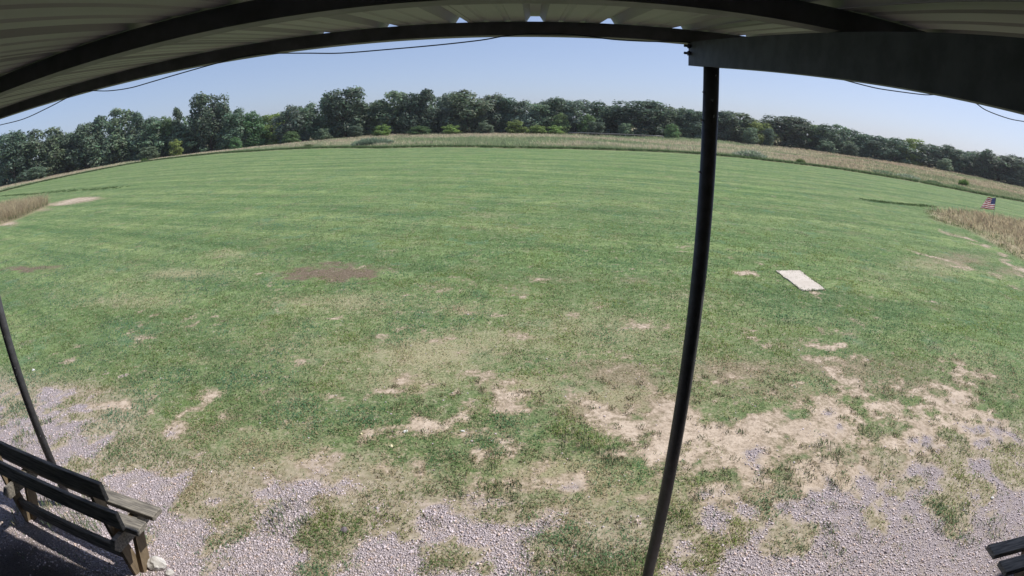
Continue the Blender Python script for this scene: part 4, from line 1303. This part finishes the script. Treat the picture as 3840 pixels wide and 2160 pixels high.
# ------------------------------------------------------------------ weeds standing in the meadow
def weed(name, az, r, w, d, h, n, per, col, tipc, label, cat, lean=.5, bw=(.03, .06)):
    x, y = r * math.sin(R(az)), r * math.cos(R(az))
    a = RNG.uniform(0, 2 * math.pi, n); q = np.sqrt(RNG.uniform(0, 1, n))
    lx, ly = w / 2 * q * np.cos(a), d / 2 * q * np.sin(a)
    ca, sa = math.cos(R(az)), math.sin(R(az))
    px, py = x + lx * ca + ly * sa, y - lx * sa + ly * ca
    N = n * per
    rep = lambda v_: np.repeat(v_, per)
    b = RNG.uniform(0, 2 * math.pi, N); rr = .22 * np.sqrt(RNG.uniform(0, 1, N))
    bx, by = rep(px) + rr * np.cos(b), rep(py) + rr * np.sin(b)
    hh = RNG.uniform(.55, 1.0, N) * h * (1 - .55 * rep(q) ** 2)
    c = np.array(col) * RNG.uniform(.7, 1.3, N)[:, None]
    t = np.where((RNG.uniform(0, 1, N) < .3)[:, None], np.array(tipc), c * 1.3)
    v, f, cc = blades(bx, by, ground_z(bx, by), hh, RNG.uniform(bw[0], bw[1], N), RNG.uniform(0, math.pi, N), (RNG.uniform(0, 6.28, N), RNG.uniform(.05, lean, N)), c * .85, t)
    o = mesh_np(name, v, f, MAT_TALL, cols=cc)
    return tag(o, label, cat)
BG = (.22, .31, .22)
weed('reed_clump', -14.9, 54, 4.4, 1.6, 1.05, 150, 14, BG, (.26, .32, .22), 'blue green clump of reeds at the mown edge left of centre', 'reeds', .45)
weed('flowering_weed', 25.3, 45.6, 2.7, 1.6, .85, 120, 14, (.20, .28, .18), (.62, .62, .56), 'white flowering weed clump at the mown edge right of the post', 'weeds', .8)
weed('flowering_weed', 42.3, 52, 2.8, 1.5, .55, 80, 12, (.20, .29, .18), (.60, .62, .54), 'pale flowering weeds in the right meadow left of the flag', 'weeds', .8)
weed('green_weed', 39.6, 51.5, 2.6, 1.4, .5, 70, 12, (.18, .27, .16), (.2, .26, .17), 'green weeds left of the pale flowering weeds in the right meadow', 'weeds', .8)
weed('green_weed', 45.0, 51.5, 1.7, 1.1, .42, 90, 12, (.10, .17, .085), (.2, .26, .14), 'green weeds right of the pale flowering weeds', 'weeds', .8)
weed('sapling', 48.1, 60, .75, .7, 1.0, 40, 14, (.10, .19, .05), (.16, .27, .08), 'single bright green sapling in the brown meadow', 'sapling', .8)
weed('green_weed', 47.6, 53, 3.0, 1.5, .4, 70, 12, (.18, .28, .14), (.2, .27, .14), 'green weeds beside the mown edge below the sapling', 'weeds', .8)
weed('green_weed', 30.7, 46.5, .65, .6, .55, 24, 12, (.10, .16, .05), (.17, .24, .09), 'small green bush on the meadow rim right of the flowering clump', 'weeds', .7)
weed('green_weed', 8.5, 51, 3.0, 1.6, .45, 70, 12, (.20, .28, .18), (.24, .29, .2), 'greyish green weeds in the meadow left of the post', 'weeds', .7)
weed('green_weed', -39.0, 84, 1.2, 1, .7, 30, 12, (.10, .17, .055), (.16, .24, .08), 'small green weed on the left meadow rim', 'weeds', .7)
weed('green_weed', -21.6, 59, .9, .8, .6, 26, 12, (.10, .15, .06), (.16, .22, .09), 'small dark weed at the mown edge below the greyish tree', 'weeds', .7)

# ------------------------------------------------------------------ pipe rail and hut at the foot of the wood
MAT_RAIL = mat_simple('grey_pipe', (.16, .16, .16), (.24, .24, .23), 8, .5, .3, .4)
rail = empty('pipe_fence', (0, 0, 0))
tag(rail, 'low grey pipe rail fence at the foot of the wood left of the post', 'fence')
pr = [(a, 74.0 + .05 * a * a * .15) for a in np.arange(6.0, 17.0, 1.0)]
pp = [Vector((r * math.sin(R(a)), r * math.cos(R(a)), .50)) for a, r in pr]
mb = MB(); mb.tube(pp, .055, 8); mb.build('rail', MAT_RAIL, rail)
for p in pp[::2]:
    mb = MB(); mb.tube([(p.x, p.y, -.2), (p.x, p.y, .48)], .05, 8); mb.build('fence_post', MAT_RAIL, rail)

hx, hy = 87 * math.sin(R(-28.63)), 87 * math.cos(R(-28.63))
hut = empty('hut', (hx, hy, 0), R(28.63))
tag(hut, 'tiny dark open fronted hut under the trees at left', 'hut')
MAT_HUT = mat_simple('grey_hut_board', (.10, .095, .09), (.17, .16, .15), 6, .9)
mb = MB(); mb.box((-.55, -.3, 1.45), (.75, .5, 1.53)); mb.build('roof', MAT_HUT, hut)
mb = MB(); mb.box((-.40, .42, 0), (.60, .46, 1.45)); mb.build('back_wall', MAT_HUT, hut)
for sx in (-.40, .55):
    mb = MB(); mb.box((sx, -.2, 0), (sx + .07, -.13, 1.45)); mb.build('post', MAT_HUT, hut)
    mb = MB(); mb.box((sx, -.12, 0), (sx + .05, .42, 1.45)); mb.build('side_wall', MAT_HUT, hut)

# ------------------------------------------------------------------ thin summer haze
hz = NT('haze_air')
pv = hz.n('ShaderNodeVolumePrincipled')
pv.inputs['Color'].default_value = (.92, .96, 1.0, 1)
pv.inputs['Density'].default_value = 0.00035
pv.inputs['Anisotropy'].default_value = .3
hz.l(pv.outputs[0], hz.out.inputs['Volume'])
mb = MB()
mb.box((-2900, -330, -1.5), (2900, 2900, 14.0))
tag(mb.build('haze', hz.m), 'thin pale summer haze in the air', 'haze', kind='stuff')
